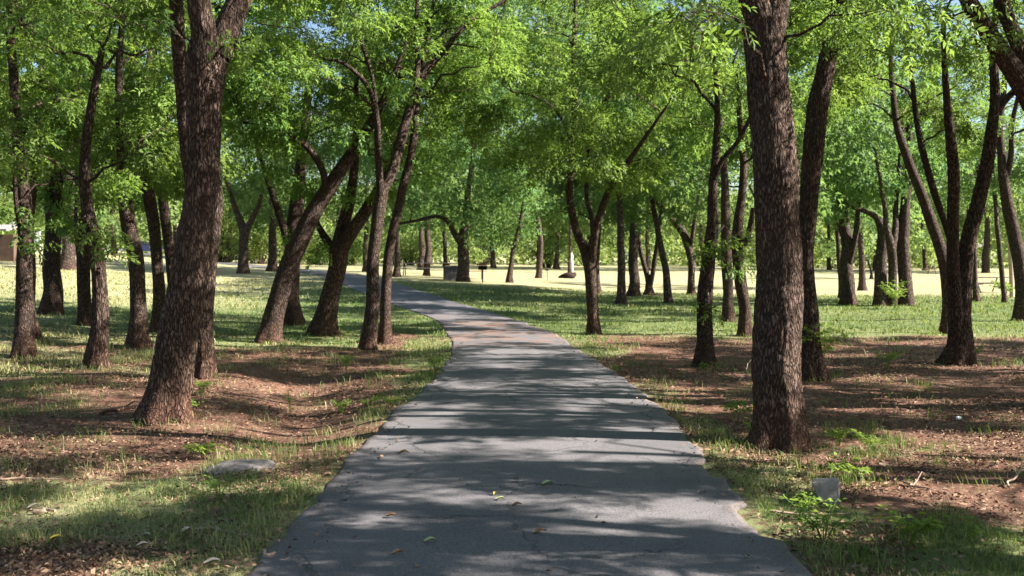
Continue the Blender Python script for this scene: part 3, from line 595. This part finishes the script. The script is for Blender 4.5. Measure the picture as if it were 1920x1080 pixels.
for lab, px, Y, R, H, yl in [
    ('rounded yellow green tree at the back of the far left lawn', 330, 92, 6, 13, 455), ('broad tree at the far left above the lane', 215, 84, 6.5, 14, 438), ('dense tree at the far left by the grey shed', 95, 78, 6, 14, 428),
    ('pale green tree at the back beyond the path crest', 640, 100, 6.5, 15, 462), ('light green back tree over the path crest', 735, 112, 6, 13, 470), ('loose pale back tree left of the black grill', 835, 106, 6, 15, 472),
    ('tall back tree above the black grill', 925, 96, 6.5, 17, 465), ('round yellowish back tree left of the dark boulder', 1010, 100, 6.5, 13, 480), ('back tree behind the young forked tree', 1110, 104, 6.5, 15, 470),
    ('shaded back tree above the V stemmed tree', 1215, 92, 6.5, 16, 470), ('deep green back tree behind the leafy sprouted trunk', 1320, 96, 6.5, 15, 475), ('deep green back tree behind the big straight right trunk', 1430, 100, 6.5, 16, 475),
    ('bright back tree at the edge of the right field', 1555, 112, 7, 15, 485), ('tall back tree behind the broad rough trunk', 1640, 108, 7, 17, 485), ('bushy back tree right of the thick black trunk', 1735, 110, 7, 15, 480),
    ('back tree behind the spreading pale stemmed tree', 1815, 104, 7, 16, 475), ('dark back tree behind the pale wooden pole', 1910, 98, 7, 16, 475), ('tall tree at the back between the leaning trunk and the three stemmed tree', 560, 90, 6, 15, 440), ('back tree showing left of the leaning mottled trunk', 430, 96, 6, 14, 440)]:
    b = onY(px, Y); py = proj(b)[1]; w = .5 * F / Y; d_ = random.uniform(-8, 8)
    tree(lab, [[(px, py, w), (px + d_ * .3, py - 30, w * .85), (px + d_, py - 80, w * .7), (px - d_, py - 150, w * .4)]], R=R, ylow=yl, H=H, dens=1.0, base=b, group='trees at the back of the lawn')
# ---- middle distance canopy that closes the roof of leaves
for lab, px, Y, R, H, yl in [('tall tree set back over the middle of the path', 1010, 62, 7, 20, 300), ('leafy tree set back above the path crest', 800, 58, 6, 15, 360)]:
    b = onY(px, Y); py = proj(b)[1]; w = .4 * F / Y
    tree(lab, [[(px, py, w), (px + 3, py - 60, w * .85), (px - 5, py - 150, w * .7), (px + 8, py - 300, w * .4)]], R=R, ylow=yl, H=H, dens=1.0, base=b, group=FG)
# ---- unseen trees added right of the view to dapple the path with shade
for lab, X, Y, H, R, dn in [('shade tree added just right of the view, level with the near path', 6.0, 4.9, 8.0, 2.9, .66), ('shade tree added right of the view, opposite the concrete chunk', 10.4, 7.0, 8.2, 3.1, .5), ('shade tree added right of the view, beside the limb that slants in', 9.8, 11.4, 8.0, 3.0, .75), ('small low shade tree added right of the view, behind the big straight trunk', 7.7, 9.5, 6.4, 2.3, .5), ('shade tree added right of the view, nearest the camera', 8.2, 2.6, 8, 3.2, .66),
                        ('shade tree added right of the view, beside the bare soil', 13, 13.8, 8.5, 3.3, .8), ('shade tree added right of the view, farthest along the bare soil', 14, 17.2, 8.5, 3.4, .8)]:
    b = np.array([X, Y, float(ground_h(X, Y))]); q = random.uniform(-.3, .3)
    tree(lab, world_stems([[(X, Y, 0, .22), (X + q * .3, Y, 1.5, .18), (X + q, Y, 3, .15), (X - q, Y, 5, .10), (X, Y, 7, .05)], [(X + q * .8, Y, 2.8, .11), (X + .9, Y + .2, 4.4, .08), (X + 1.4, Y + .5, 6, .04)], [(X + q, Y, 3.2, .10), (X - .9, Y - .2, 4.6, .08), (X - 1.6, Y - .3, 6.2, .04)]]),
         base=b, R=R, ylow=proj((X, Y, 2.7))[1], H=H, dens=dn * 1.5, leafk=1.05, rc=.31, lod=1, group='unseen shade trees added beyond the right edge')

def copy_tree(src, x, y, rz, label, group):
    c_ = src.copy(); COL.objects.link(c_); c_.location = (x, y, float(ground_h(x, y))); c_.rotation_euler = (0, 0, rz); c_['label'] = label; c_['group'] = group
    for ch in src.children:
        d_ = ch.copy(); COL.objects.link(d_); d_.parent = c_
    return c_
for q, (x, y, lab) in enumerate([(-4.5, -3, 'tree added behind the camera, left of the path'), (-7.2, 5.5, 'tree added left of the view, level with the near grass'), (-9, -6.5, 'tree added behind the camera, far left'), (4.6, -3.5, 'tree added behind the camera, right of the path'), (10.5, -3.5, 'tree added behind the camera, far right'),
        (-2.2, -10, 'tree added well behind the camera, left of the path'), (-12, 1, 'tree added far left of the view, level with the camera'), (5, -10.5, 'tree added well behind the camera, right of the path'), (-10.5, 9, 'tree added left of the view, level with the leaning trunk')]):
    copy_tree(TREES[-1 - (q * 3) % 4], x, y, q * 1.7, lab, 'unseen trees added behind and beside the camera')  # unseen copies, added to cut the sky fill on the near ground
# ------------------------------------------------------------------ far wood: one mass
r = np.random.default_rng(5); n = 42000
u = r.uniform(-.85, .85, n); Yw = r.uniform(125, 175, n); Xw = u * Yw
hw = 7.5 + 7 * fbm(Xw * .07, Yw * .05, 81, 3); zz = base_h(Xw, Yw) + hw * r.random(n) ** .8
d = r.normal(size=(n, 3)); d[:, 2] -= .3; up = np.array([0, 0, 1.]) + r.normal(size=(n, 3)) * .6
V = place_leaves(LT[3][0], np.stack([Xw, Yw, zz], -1), d, up, r.uniform(1.4, 2.8, n)); tn = np.clip(fbm(Xw * .25, zz * .3, 83, 2) * 1.2 - .1 + r.normal(size=n) * .1, 0, 1)
o = quads('far_woods', V, np.arange(len(V)).reshape(-1, 4), BUSHLEAF, None, {'tint': ('FACE', np.repeat(tn, 3))}); tag(o, 'distant mass of green woodland behind the lawn', 'woodland', kind='stuff')
# ------------------------------------------------------------------ shrubs at the back left, light green
for kx, (px, Y, w_, h_, lab) in enumerate([(415, 88, 3.4, 3.6, 'yellow green bush left of the dark spreading far tree'), (428, 96, 3.0, 4.4, 'taller yellow green bush behind the left lawn bush'), (487, 90, 3.2, 3.2, 'light bush between the two dark far left trunks'),
        (545, 94, 3.4, 3.0, 'low pale bush right of the reddish distant trunk'), (590, 99, 3.2, 3.0, 'pale bush behind the leaning mottled trunk'), (655, 98, 3.4, 2.8, 'low pale bush beyond the path crest'),
        (770, 108, 4, 3.4, 'pale bush left of the grey distant trunk'), (905, 118, 4.5, 4.2, 'sunny round bush behind the black grill'), (1028, 100, 3.2, 4.6, 'yellow bush drooping onto the sunlit lawn'), (1100, 118, 4.2, 3.6, 'bush at the lawn edge right of the white marker'),
        (1740, 116, 4.5, 3.6, 'pale green bush at the edge of the right field'), (1580, 120, 4.5, 4.4, 'bright bush at the edge of the right field')]):
    b = onY(px, Y); root = empty('shrub', b, lab, 'shrub', 'shrubs along the back of the lawn'); VV = []; FF = []; nb = 0; lp, ld, lu, lt = [], [], [], []
    for q in range(26):
        a = np.array([r.normal() * w_ * .42, r.normal() * w_ * .35, h_ * r.uniform(.15, 1)]); a[:2] *= 1 - .45 * (a[2] / h_) ** 2
        V, Fq = sweep(np.array([[a[0] * .15, a[1] * .15, -.1], [a[0] * .5, a[1] * .5, a[2] * .6], a]), np.array([.05, .035, .02]), 5); VV.append(V); FF.append(Fq + nb); nb += len(V)
        p, d, up = clump(a, .75, 26, r, .8); lp.append(p); ld.append(d); lu.append(up); lt.append(np.clip(r.random() * .6 + r.random(26) * .4, 0, 1))
    quads('stem', np.vstack(VV), np.vstack(FF), BARK_FAR, root, None, True)
    V = place_leaves(LT[3], np.vstack(lp), np.vstack(ld), np.vstack(lu), r.uniform(.5, 1.0, 26 * 26))
    quads('foliage', V, np.arange(len(V)).reshape(-1, 4), BUSHLEAF, root, {'tint': ('FACE', np.repeat(np.concatenate(lt), 3))})
# ------------------------------------------------------------------ grass blades (near turf)
def blades(n, X, Y, h, w, lean, r):
    az = r.uniform(0, 2 * math.pi, n); fa = az + r.normal(size=n) * .6 + math.pi / 2; z = ground_h(X, Y) - .008
    dx, dy = np.cos(az), np.sin(az); wx, wy = np.cos(fa) * w / 2, np.sin(fa) * w / 2
    B = np.stack([X, Y, z], -1); W = np.stack([wx, wy, 0 * wx], -1)
    m = B + np.stack([dx * lean * h * .35, dy * lean * h * .35, h * .62], -1); t = B + np.stack([dx * lean * h, dy * lean * h, h * (1 - .28 * lean)], -1)
    return np.stack([B - W, B + W, m + W * .75, m - W * .75, m - W * .75, m + W * .75, t + W * .1, t - W * .1], 1).reshape(-1, 3)
BV, BT = [], []
for (y0, y1, n, hs, ws) in [(4.2, 8, 70000, .060, .0048), (8, 13, 75000, .062, .0065), (13, 19, 60000, .07, .010), (19, 30, 45000, .06, .018), (30, 46, 45000, .07, .032)]:
    Y = r.uniform(y0, y1, n); X = r.uniform(-.60, .60, n) * Y; g_, d_ = ground_cover(X, Y); pd = np.abs(path_d(X, Y))
    tuft = fbm(X * 2.6, Y * 2.6, 91, 3); pk = np.clip(g_ * 1.25 + (tuft - .5) * 1.6, 0, 1) ** 1.6
    ok = (r.random(n) < pk) & (pd > HALF + .02 + .16 * (tuft - .4)); X, Y, g_, d_, tuft = X[ok], Y[ok], g_[ok], d_[ok], tuft[ok]; m = len(X)
    h = hs * r.uniform(.35, 1.5, m) * (.6 + 1.1 * np.clip((tuft - .4) * 3, 0, 1.2)); BV.append(blades(m, X, Y, h, ws * r.uniform(.7, 1.4, m), r.uniform(.15, 1.0, m), r))
    BT.append(np.clip(d_ * .9 + (r.random(m) < .22) * .5 + r.normal(size=m) * .12, 0, 1))
for x, y, rr in BASES:
    if not 4 < y < 30: continue
    m = 90 if y < 14 else 60; an = r.uniform(0, 6.283, m); ra = rr * 1.15 + np.abs(r.normal(size=m)) * .11; gg_ = vnoise(np.cos(an) * 2 + x, np.sin(an) * 2 + y) > .45; an, ra = an[gg_], ra[gg_]; m = len(an)
    BV.append(blades(m, x + np.cos(an) * ra, y + np.sin(an) * ra, .09 * r.uniform(.4, 1.6, m), (.003 + .0004 * y) * r.uniform(.8, 1.4, m), r.uniform(.2, 1, m), r)); BT.append(np.clip(r.random(m) ** 1.3, 0, 1))
V = np.vstack(BV); nq = len(V) // 4
o = quads('grass', V, np.arange(nq * 4).reshape(-1, 4), GRASSM, None, {'tint': ('FACE', np.repeat(np.concatenate(BT), 2))}); tag(o, 'patchy green and straw grass on the verges', 'grass', kind='stuff')
# ------------------------------------------------------------------ leaf litter
n = 120000; Y = 4.3 + 17 * r.random(n) ** 1.3; X = r.uniform(-.6, .6, n) * Y; pd = np.abs(path_d(X, Y)); lit = fbm(X * 1.1, Y * 1.1, 95, 3); onp = pd < HALF + .02
ok = (~onp & (r.random(n) < np.clip((lit - .3) * 2.4, .1, 1))) | (onp & (r.random(n) < np.where(pd > HALF - .3, .05, .0016))); X, Y, onp = X[ok], Y[ok], onp[ok]; n = len(X)
a = r.uniform(0, 6.283, n); s = r.uniform(.006, .021, n) * (1 + .03 * Y); dx, dy = np.cos(a) * s, np.sin(a) * s; z = np.where(onp, base_h(X, Y) + .033, ground_h(X, Y) + r.uniform(.004, .02, n))
t1, t2 = r.uniform(-.01, .02, (2, n)); wd = r.uniform(.3, .55, n)
V = np.stack([np.stack([X - dx, Y - dy, z], -1), np.stack([X + dy * wd, Y - dx * wd, z + t1], -1), np.stack([X + dx, Y + dy, z + t2], -1), np.stack([X - dy * wd, Y + dx * wd, z + .01], -1)], 1).reshape(-1, 3)
o = quads('leaf_litter', V, np.arange(n * 4).reshape(-1, 4), LITTER, None, {'tint': ('FACE', np.clip(r.random(n) ** 1.5, 0, 1))}); tag(o, 'brown fallen leaves strewn over the bare soil', 'leaf litter', kind='stuff')
# ------------------------------------------------------------------ single fallen leaves on the path
LG = flat_material('pale_green_leaf', (.30, .36, .14), (.40, .44, .2), 20, .6); LY = flat_material('yellow_leaf', (.50, .38, .05), (.55, .45, .1), 20, .6); LB = flat_material('brown_leaf', (.14, .08, .05), (.2, .12, .07), 20, .7); LW = flat_material('bleached_leaf', (.36, .31, .25), (.48, .43, .35), 20, .7)
for px, py, s, m_, lab, rz in [(1026, 916, .07, LG, 'pale green fallen leaf lying in a sun streak on the path', .3), (937, 946, .05, LG, 'small greenish leaf on the shaded middle of the path', .1), (928, 936, .04, LY, 'tiny yellow leaf on the path above the small greenish one', 1.2), (969, 957, .05, LB, 'brown curled leaf on the middle of the path', .2),
        (806, 1026, .06, LG, 'pale leaf on the near left part of the path', .25), (733, 978, .06, LB, 'dark brown leaf on the left half of the near path', -.2), (745, 1049, .05, LB, 'dark leaf nearest the bottom left of the path', .5), (756, 857, .08, LB, 'dark curled leaf at the left side of the lit path streaks', -.2), (1013, 1009, .07, LB, 'dark leaf right of the pale leaf on the near path', .4),
        (104, 1016, .07, LY, 'yellow leaf in the bottom left grass', .2), (397, 1061, .075, LW, 'bleached leaf in the grass left of the near path', .2), (266, 1028, .055, LW, 'bleached curled leaf under the stick on the left', .5), (62, 955, .06, LW, 'whitish dead leaf in the left grass', .8), (273, 1010, .055, LW, 'bleached leaf above the curled one on the left', -.3), (350, 1000, .065, LW, 'large pale dead leaf beside the dark stick', .9)]:
    p = on(px, py); b = MB(); V = []
    for q in range(9):
        t = q / 8; w = .28 * math.sin(math.pi * min(1, t * .96 + .03)) ** .8
        V += [(-w * s, (t - .5) * s * 1.2, .012 + .16 * s * (abs(w) * 2) + .10 * s * math.sin(t * 5)), (0, (t - .5) * s * 1.2, .006 + .10 * s * math.sin(t * 5)), (w * s, (t - .5) * s * 1.2, .012 + .2 * s * (abs(w) * 2) + .10 * s * math.sin(t * 4))]
    b.add(V, [(3 * q + c_, 3 * q + c_ + 1, 3 * q + c_ + 4, 3 * q + c_ + 3) for q in range(8) for c_ in (0, 1)], True)
    o = b.build('fallen_leaf', m_); pd = abs(float(path_d(p[0], p[1]))); o.location = (p[0], p[1], float(base_h(p[0], p[1])) + .03 if pd < HALF else p[2] + .012); o.rotation_euler = (0, 0, rz + 1.57); tag(o, lab, 'leaf', 'single fallen leaves')
# ------------------------------------------------------------------ sticks
def stick(x0, y0, x1, y1, rad, lab, lift=.0, fork=0):
    a, c = on(x0, y0), on(x1, y1); n = 12; t = np.linspace(0, 1, n)[:, None]; P = a + (c - a) * t
    P[:, :2] += (np.stack([vnoise(t[:, 0] * 4, x0, 0, 3), vnoise(t[:, 0] * 4, y0, 0, 4)], -1) - .5) * .09; P[:, 2] = ground_h(P[:, 0], P[:, 1]) + rad + .006 + lift * t[:, 0]
    b = MB(); b.tube(P - a, np.linspace(rad, rad * .5, n), 7)
    if fork: q = P[6] - a; b.tube(np.array([q, q + np.array([.05, .04, .03]), q + np.array([.12 * fork, .12, .08])]), np.array([rad * .6, rad * .5, rad * .3]), 6)
    o = b.build('stick', TWIG if rad < .02 else BARK); o.location = tuple(a); tag(o, lab, 'stick', 'dead sticks on the ground')
stick(365, 998, 455, 1010, .013, 'dark stick on the grass left of the near path'); stick(185, 780, 262, 768, .022, 'fallen branch leading to the foot of the large leaning trunk', 0, 1)
stick(1430, 893, 1520, 872, .008, 'thin twig running up to the concrete chunk'); stick(1652, 873, 1660, 908, .007, 'pale upright twig in the litter right of the concrete chunk', .14); stick(1690, 910, 1740, 930, .010, 'curved pale twig in the right litter', .04, 1)
stick(1590, 780, 1602, 800, .007, 'short pale twig in the sunny litter', .10); stick(1890, 915, 1918, 900, .010, 'forked pale twig at the right edge', .06, 1); stick(0, 902, 110, 905, .009, 'long thin dark stick at the left edge'); stick(1390, 716, 1412, 700, .008, 'thin bare twig left of the big straight right trunk', .2)
stick(60, 968, 100, 962, .016, 'short dark stick in the bottom left grass'); stick(1455, 963, 1600, 966, .010, 'long dark stick under the concrete chunk'); stick(520, 1052, 545, 1048, .008, 'little dark twig at the crumbled path edge'); stick(498, 1044, 520, 1046, .012, 'broken bark bit at the crumbled path edge')
# ------------------------------------------------------------------ weeds and sprouts
WEED = leaf_material('weed_leaf', (.07, .15, .03), (.20, .30, .06), (.36, .50, .08), .42, .5)
def weed(px, py, h, n, lab, T=4, sc=.6, spread=.5, base=None, name='weed', cat='weed'):
    p = on(px, py) if base is None else base; root = empty(name, p, lab, cat, 'weeds and sprouts'); VV, FF, nb = [], [], 0; lp, ld, lu = [], [], []
    for q in range(n):
        a = r.uniform(0, 6.28); L = h * r.uniform(.6, 1.1); e = np.array([math.cos(a) * spread * L, math.sin(a) * spread * L, L]); P = np.array([[0, 0, -.03], e * [.35, .35, .6], e])
        V, Fq = sweep(P, np.array([.004, .003, .002]), 5); VV.append(V); FF.append(Fq + nb); nb += len(V)
        for w in (.45, .55, .65, .75, .82, .9, 1.0):
            lp.append(P[1] + (P[2] - P[1]) * (w * 1.6 - .6) if w > .4 else P[1]); b_ = r.uniform(0, 6.28); ld.append(np.array([math.cos(b_), math.sin(b_), .35])); lu.append([r.normal() * .3, r.normal() * .3, 1])
    quads('stem', np.vstack(VV), np.vstack(FF), WEED, root, {'tint': ('FACE', np.full(sum(map(len, FF)), .4))})
    V = place_leaves(LT[T], np.array(lp), np.array(ld), np.array(lu, float), sc * r.uniform(.6, 1.3, len(lp)))
    quads('foliage', V, np.arange(len(V)).reshape(-1, 4), WEED, root, {'tint': ('FACE', r.random(len(V) // 4))})
weed(352, 778, .16, 3, 'bright sprout with long leaves at the foot of the large leaning trunk', 2, .30, .8); weed(292, 784, .13, 5, 'dry pale sprout at the left foot of the large leaning trunk', 4, .4, .6); weed(378, 742, .22, 6, 'weed right behind the large leaning trunk', 4, .6)
weed(650, 693, .22, 6, 'weed standing on the bare soil left of the path', 4, .7); weed(817, 700, .25, 7, 'weed at the left path edge where the sun falls', 4, .6); weed(380, 862, .16, 4, 'dark leafed weed left of the flat grey stone', 2, .30); weed(545, 775, .3, 4, 'thin tall weed beside the bare swale', 4, .4, .2)
weed(322 + 90, 945, .18, 6, 'weed with pale seed heads in the sunny patch left', 4, .4); weed(640, 775, .15, 9, 'sunny tuft of weeds at the crumbled left path edge', 4, .5, .8); weed(735, 762, .12, 6, 'small leafy weed right at the left path edge', 4, .5, .9); weed(690, 768, .14, 8, 'lit weed tuft between the swale and the path', 4, .5, .8)
weed(1380, 790, .2, 5, 'leafy sprout left of the big straight right trunk', 2, .32, .6); weed(1412, 828, .22, 5, 'green sprout against the left foot of the big straight right trunk', 4, .5, .3); weed(1572, 836, .16, 6, 'low weed patch right of the big straight right trunk', 4, .6, .8); weed(1640, 850, .18, 8, 'sunlit weeds in the litter above the concrete chunk', 4, .6, .9)
weed(1500, 975, .16, 6, 'small weed between the path and the concrete chunk', 4, .5, .7); weed(1545, 1020, .2, 9, 'weed clump at the bottom right path edge', 4, .6, .8); weed(1825, 1065, .26, 3, 'tall bare stemmed weed at the bottom right', 4, .5, .2); weed(1700, 1030, .2, 8, 'broad weed clump in the bottom right grass', 4, .7, .8); weed(1590, 905, .15, 4, 'round leafed weed right of the concrete chunk', 2, .3, .8)
weed(1665, 688, .25, 9, 'weed patch on the bare soil beyond the bent trunk', 4, .8, .9); weed(1820, 680, .3, 7, 'sprouts at the right foot of the spreading pale stemmed tree', 4, .8, .6); weed(1885, 560, .7, 8, 'shrubby sprout at the foot of the pale wooden pole', 2, .9, .5)
b = on(1516, 706); weed(0, 0, .75, 12, 'ferny green sapling in front of the trunk behind the big right trunk', 0, .8, .55, base=b + np.array([.0, -.35, 0]), name='sapling', cat='sapling')
b = on(1660, 578); weed(0, 0, .9, 12, 'leafy sucker bush at the foot of the wide twin trunked tree', 1, 1.0, .6, base=b + np.array([.1, -.6, 0]), name='sapling', cat='sapling')
# ------------------------------------------------------------------ stones
def rock(name, loc, dim, m_, lab, cat, rz=0, rough=.18, seed=1, n=28, group=None, rx=0, ry=0, sq=.75):
    V = []; th = np.arange(n) / n * 2 * math.pi
    ph = np.linspace(-math.pi / 2, math.pi / 2, n // 2 + 1)
    sp_ = lambda v: np.sign(v) * np.abs(v) ** sq
    X = np.outer(np.cos(ph), np.cos(th)); Yy = np.outer(np.cos(ph), np.sin(th)); Z = np.outer(np.sin(ph), np.ones(n))
    k_ = 1 + rough * (vnoise(X * 1.6 + seed, Yy * 1.6, Z * 1.6, seed) - .5) * 2 + rough * .5 * (vnoise(X * 5, Yy * 5 + seed, Z * 5, seed) - .5)
    V = np.stack([sp_(X) * k_ * dim[0] / 2, sp_(Yy) * k_ * dim[1] / 2, sp_(Z) * k_ * dim[2] / 2], -1).reshape(-1, 3)
    i, j = np.meshgrid(np.arange(n // 2), np.arange(n), indexing='ij'); Fq = np.stack([i * n + j, i * n + (j + 1) % n, (i + 1) * n + (j + 1) % n, (i + 1) * n + j], -1).reshape(-1, 4)
    o = quads(name, V, Fq, m_, None, None, True); o.location = tuple(map(float, loc)); o.rotation_euler = (rx, ry, rz); return tag(o, lab, cat, group)
p = on(440, 884); rock('flat_stone', p + [0, .12, -.02], (.56, .40, .13), STONE, 'flat grey stone sunk in the grass left of the path', 'stone', .12, .22, 4, 40)
p = on(1065, 522); rock('boulder', p + [0, .3, .14], (1.1, .75, .46), BOULD, 'dark brown boulder with a knob at its right end, on the far lawn', 'boulder', 0, .25, 9, 32, None, 0, -.14)
# broken concrete chunk standing in the litter
p = on(1560, 946); q = 7.5 / F; b = MB(); sx = p[1] / F
Fr = [(-41, 50), (14, 54), (14, 12), (6, -8), (-10, -8), (-28, 20)]; Vf = [(x * sx, -.02 + .03 * random.random(), y * sx) for x, y in Fr]; Vb = [(x * sx * .9 + .05, .15 + .03 * random.random(), y * sx * .97 - .008) for x, y in Fr]
b.add(Vf + Vb, [tuple(range(6))[::-1], tuple(range(6, 12))] + [(i, (i + 1) % 6, (i + 1) % 6 + 6, i + 6) for i in range(6)])
o = b.build('concrete_chunk', CONC, None, .014, 3); o.location = (p[0], p[1], p[2] - .025); tag(o, 'pale broken concrete chunk tilted upright in the litter right of the path', 'concrete chunk')
# ------------------------------------------------------------------ far park furniture
def sc_(p): return p[1] / F
p = on(848, 526); p = p + np.array([0, .6, 0]); root = empty('concrete_bin', p, 'square concrete litter bin beside the dark forked tree', 'litter bin'); b = MB(); b.box((0, 0, .33), (.95, .8, .66)); b.build('body', STONE, root, .03); b = MB(); b.box((0, 0, .70), (1.02, .87, .08)); b.box((0, 0, .745), (.5, .45, .012)); b.build('rim', STONE, root, .015)
p = on(905, 530); root = empty('grill', p, 'black barbecue grill on a post right of the concrete bin', 'grill'); b = MB(); b.tube([(0, 0, -.1), (0, 0, .62)], [.035, .035], 10); b.build('post', IRON, root); b = MB()
for d_, c_ in (((.42, .36, .02), (0, 0, .64)), ((.02, .36, .2), (-.2, 0, .74)), ((.02, .36, .2), (.2, 0, .74)), ((.38, .02, .2), (0, .17, .74))): b.box(c_, d_)
b.build('firebox', IRON, root); b = MB()
for q in range(9): b.tube([(-.17 + q * .042, -.17, .815), (-.17 + q * .042, .15, .815)], [.006, .006], 6)
b.build('grate', IRON, root)
p = on(1026, 527) ; root = empty('thin_post', p, 'thin dark post with a small head on the lawn left of the boulder', 'post'); b = MB(); b.tube([(0, 0, -.1), (0, 0, .62)], [.018, .018], 8); b.build('pole', IRON, root); b = MB(); b.tube([(-.09, 0, .60), (.02, 0, .66), (.1, 0, .62)], [.03, .05, .03], 10); b.build('head', IRON, root)
p = on(1073, 510); root = empty('white_marker', p, 'white upright marker with a rounded head behind the boulder', 'marker'); b = MB(); b.tube([(0, 0, -.1), (0, 0, .55), (-.04, 0, 1.1)], [.10, .10, .09], 14); b.build('post', WHITE, root); b = MB(); b.tube([(-.05, 0, 1.05), (-.07, 0, 1.2), (-.08, 0, 1.45), (-.05, 0, 1.6)], [.10, .14, .13, .05], 14); b.build('head', WHITE, root)
def picnic(p, rz, lab, L=1.9, m_=WOODP):
    root = empty('picnic_table', p, lab, 'picnic table', 'picnic tables on the lawn', rz); b = MB()
    for q in range(5): b.box((0, -.30 + q * .15, .74), (L, .14, .04))
    b.build('table_top', m_, root)
    for s in (-1, 1):
        b = MB()
        for q in range(2): b.box((0, s * (.68 + q * .15), .45), (L, .14, .04))
        b.build('bench', m_, root); b = MB()
        for t in (-1, 1): b.tube([(s * L * .36, t * .62, 0), (s * L * .36, t * .22, .71)], [.03, .03], 8)
        b.tube([(s * L * .36, -.8, .42), (s * L * .36, .8, .42)], [.025, .025], 8); b.build('leg', IRON, root)
p = on(872, 525); picnic(p + [0, 2.2, 0], 0, 'picnic table half hidden behind the dark forked tree', 2.3); p = onY(800, 58); picnic(p, 0, 'long picnic table with its top seen left of the concrete bin', 3.6, STONE)
p = on(1850, 548); picnic(p, .1, 'dark picnic table under the thin trunks at the right', 1.9, BROWNW); p = onY(1762, 92); picnic(p, .2, 'pale far picnic table in the right field', 2.2)
p = on(1898, 558); root = empty('wooden_pole', p, 'pale pinkish wooden utility pole leaning slightly among the right trees', 'pole'); b = MB(); s_ = sc_(p); b.tube([(0, 0, -.2), (-2 * s_, 0, 45 * s_), (-8 * s_, 0, 140 * s_), (-13 * s_, 0, 300 * s_)], [.10, .098, .092, .08], 14); b.build('shaft', WOODP, root); b = MB(); b.box((-13 * s_, 0, 292 * s_), (1.4, .1, .12)); b.build('crossarm', WOODP, root, .01)
# shed and car at the far left
p = onY(-14, 52); root = empty('shed', p, 'small shed with grey siding and a brown side at the far left edge', 'shed'); b = MB()
for q in range(11): b.box((-1.6, 0, .1 + q * .13), (3.4, .05 + .02 * (q % 2), .122))
b.build('siding', SIDING, root); b = MB(); b.box((.62, 1.0, .6), (1.0, 2.0, 1.5)); b.build('side_wall', BROWNW, root, .01); b = MB(); b.box((-1.3, .9, 1.75), (4.6, 2.8, .10), 0, .12); b.build('roof', CONC, root, .01)
def car(p, rz, lab):
    root = empty('parked_car', p, lab, 'car', None, rz); b = MB(); st = [(-2.1, .45, .75), (-2.05, .35, .9), (-1.2, .28, .98), (1.0, .28, .98), (2.0, .32, .80), (2.15, .45, .62)]
    V = []
    for x, lo, hi in st: V += [(x, -.82, lo), (x, .82, lo), (x, .78, hi), (x, -.78, hi)]
    b.add(V, [(4 * i + j, 4 * i + (j + 1) % 4, 4 * i + 4 + (j + 1) % 4, 4 * i + 4 + j) for i in range(5) for j in range(4)] + [(3, 2, 1, 0), (20, 21, 22, 23)]); b.build('body', BLUEP, root, .05); b = MB()
    V = []
    for x, hi, w in ((-1.6, .97, .74), (-1.0, 1.42, .6), (.3, 1.44, .6), (1.1, .97, .74)): V += [(x, -w, hi), (x, w, hi)]
    b.add(V, [(0, 1, 3, 2), (2, 3, 5, 4), (4, 5, 7, 6), (0, 2, 4, 6), (1, 7, 5, 3)]); b.build('cabin', GLASS, root, .03)
    for x in (-1.3, 1.35):
        for y in (-.8, .8): b = MB(); b.tube([(x, y - .1, .32), (x, y + .1, .32)], [.32, .32], 18); b.build('wheel', RUBBER, root)
car(onY(270, 118), .15, 'small dark blue car parked far off at the left by the trees'); 
p = onY(66, 82); b = MB(); b.box((0, 0, .95), (.9, .08, 1.1)); b.tube([(-.4, .06, 0), (-.4, .06, 1.5)], [.04, .04], 8); b.tube([(.4, .06, 0), (.4, .06, 1.5)], [.04, .04], 8); o = b.build('park_sign', WHITE); o.location = tuple(p); tag(o, 'blank white panel on posts at the far left lane', 'sign')
# white scraps
for px, py, s, lab in [(1797, 788, .06, 'small white scrap on the shaded bare soil')]:
    p = on(px, py); rock('litter_scrap', p + [0, 0, .02], (s, s * .7, s * .6), WHITE, lab, 'scrap', .4, .4, 3, 12)
# ------------------------------------------------------------------ light
SUN_EL, SUN_AZ = R_(35), R_(97)         # azimuth clockwise from +Y: the sun stands to the right, a little behind the camera
sd = Vector((math.sin(SUN_AZ) * math.cos(SUN_EL), math.cos(SUN_AZ) * math.cos(SUN_EL), math.sin(SUN_EL)))
sl = bpy.data.lights.new('sun', 'SUN'); sl.energy = 5.0; sl.angle = R_(.47); sl.color = (1, .91, .81); so = link(bpy.data.objects.new('sun', sl)); so.rotation_euler = sd.to_track_quat('Z', 'Y').to_euler(); so.location = (30, -5, 30)
W = bpy.data.worlds.new('World'); S.world = W; W.use_nodes = True; nt = W.node_tree; bg = nt.nodes['Background']; sk = nt.nodes.new('ShaderNodeTexSky'); sk.sky_type = 'NISHITA'; sk.sun_disc = False; sk.sun_elevation = SUN_EL; sk.sun_rotation = SUN_AZ; sk.dust_density = 1.2; sk.ozone_density = 2.0
nt.links.new(sk.outputs[0], bg.inputs[0]); bg.inputs[1].default_value = .05
S.view_settings.view_transform = 'Standard'; S.view_settings.look = 'None'; S.view_settings.exposure = 2.15; S.view_settings.gamma = 1; S.view_settings.use_curve_mapping = False
S.cycles.max_bounces = 5; S.cycles.diffuse_bounces = 2; S.cycles.transmission_bounces = 3; S.cycles.transparent_max_bounces = 4; S.cycles.glossy_bounces = 2; S.cycles.sample_clamp_indirect = 6
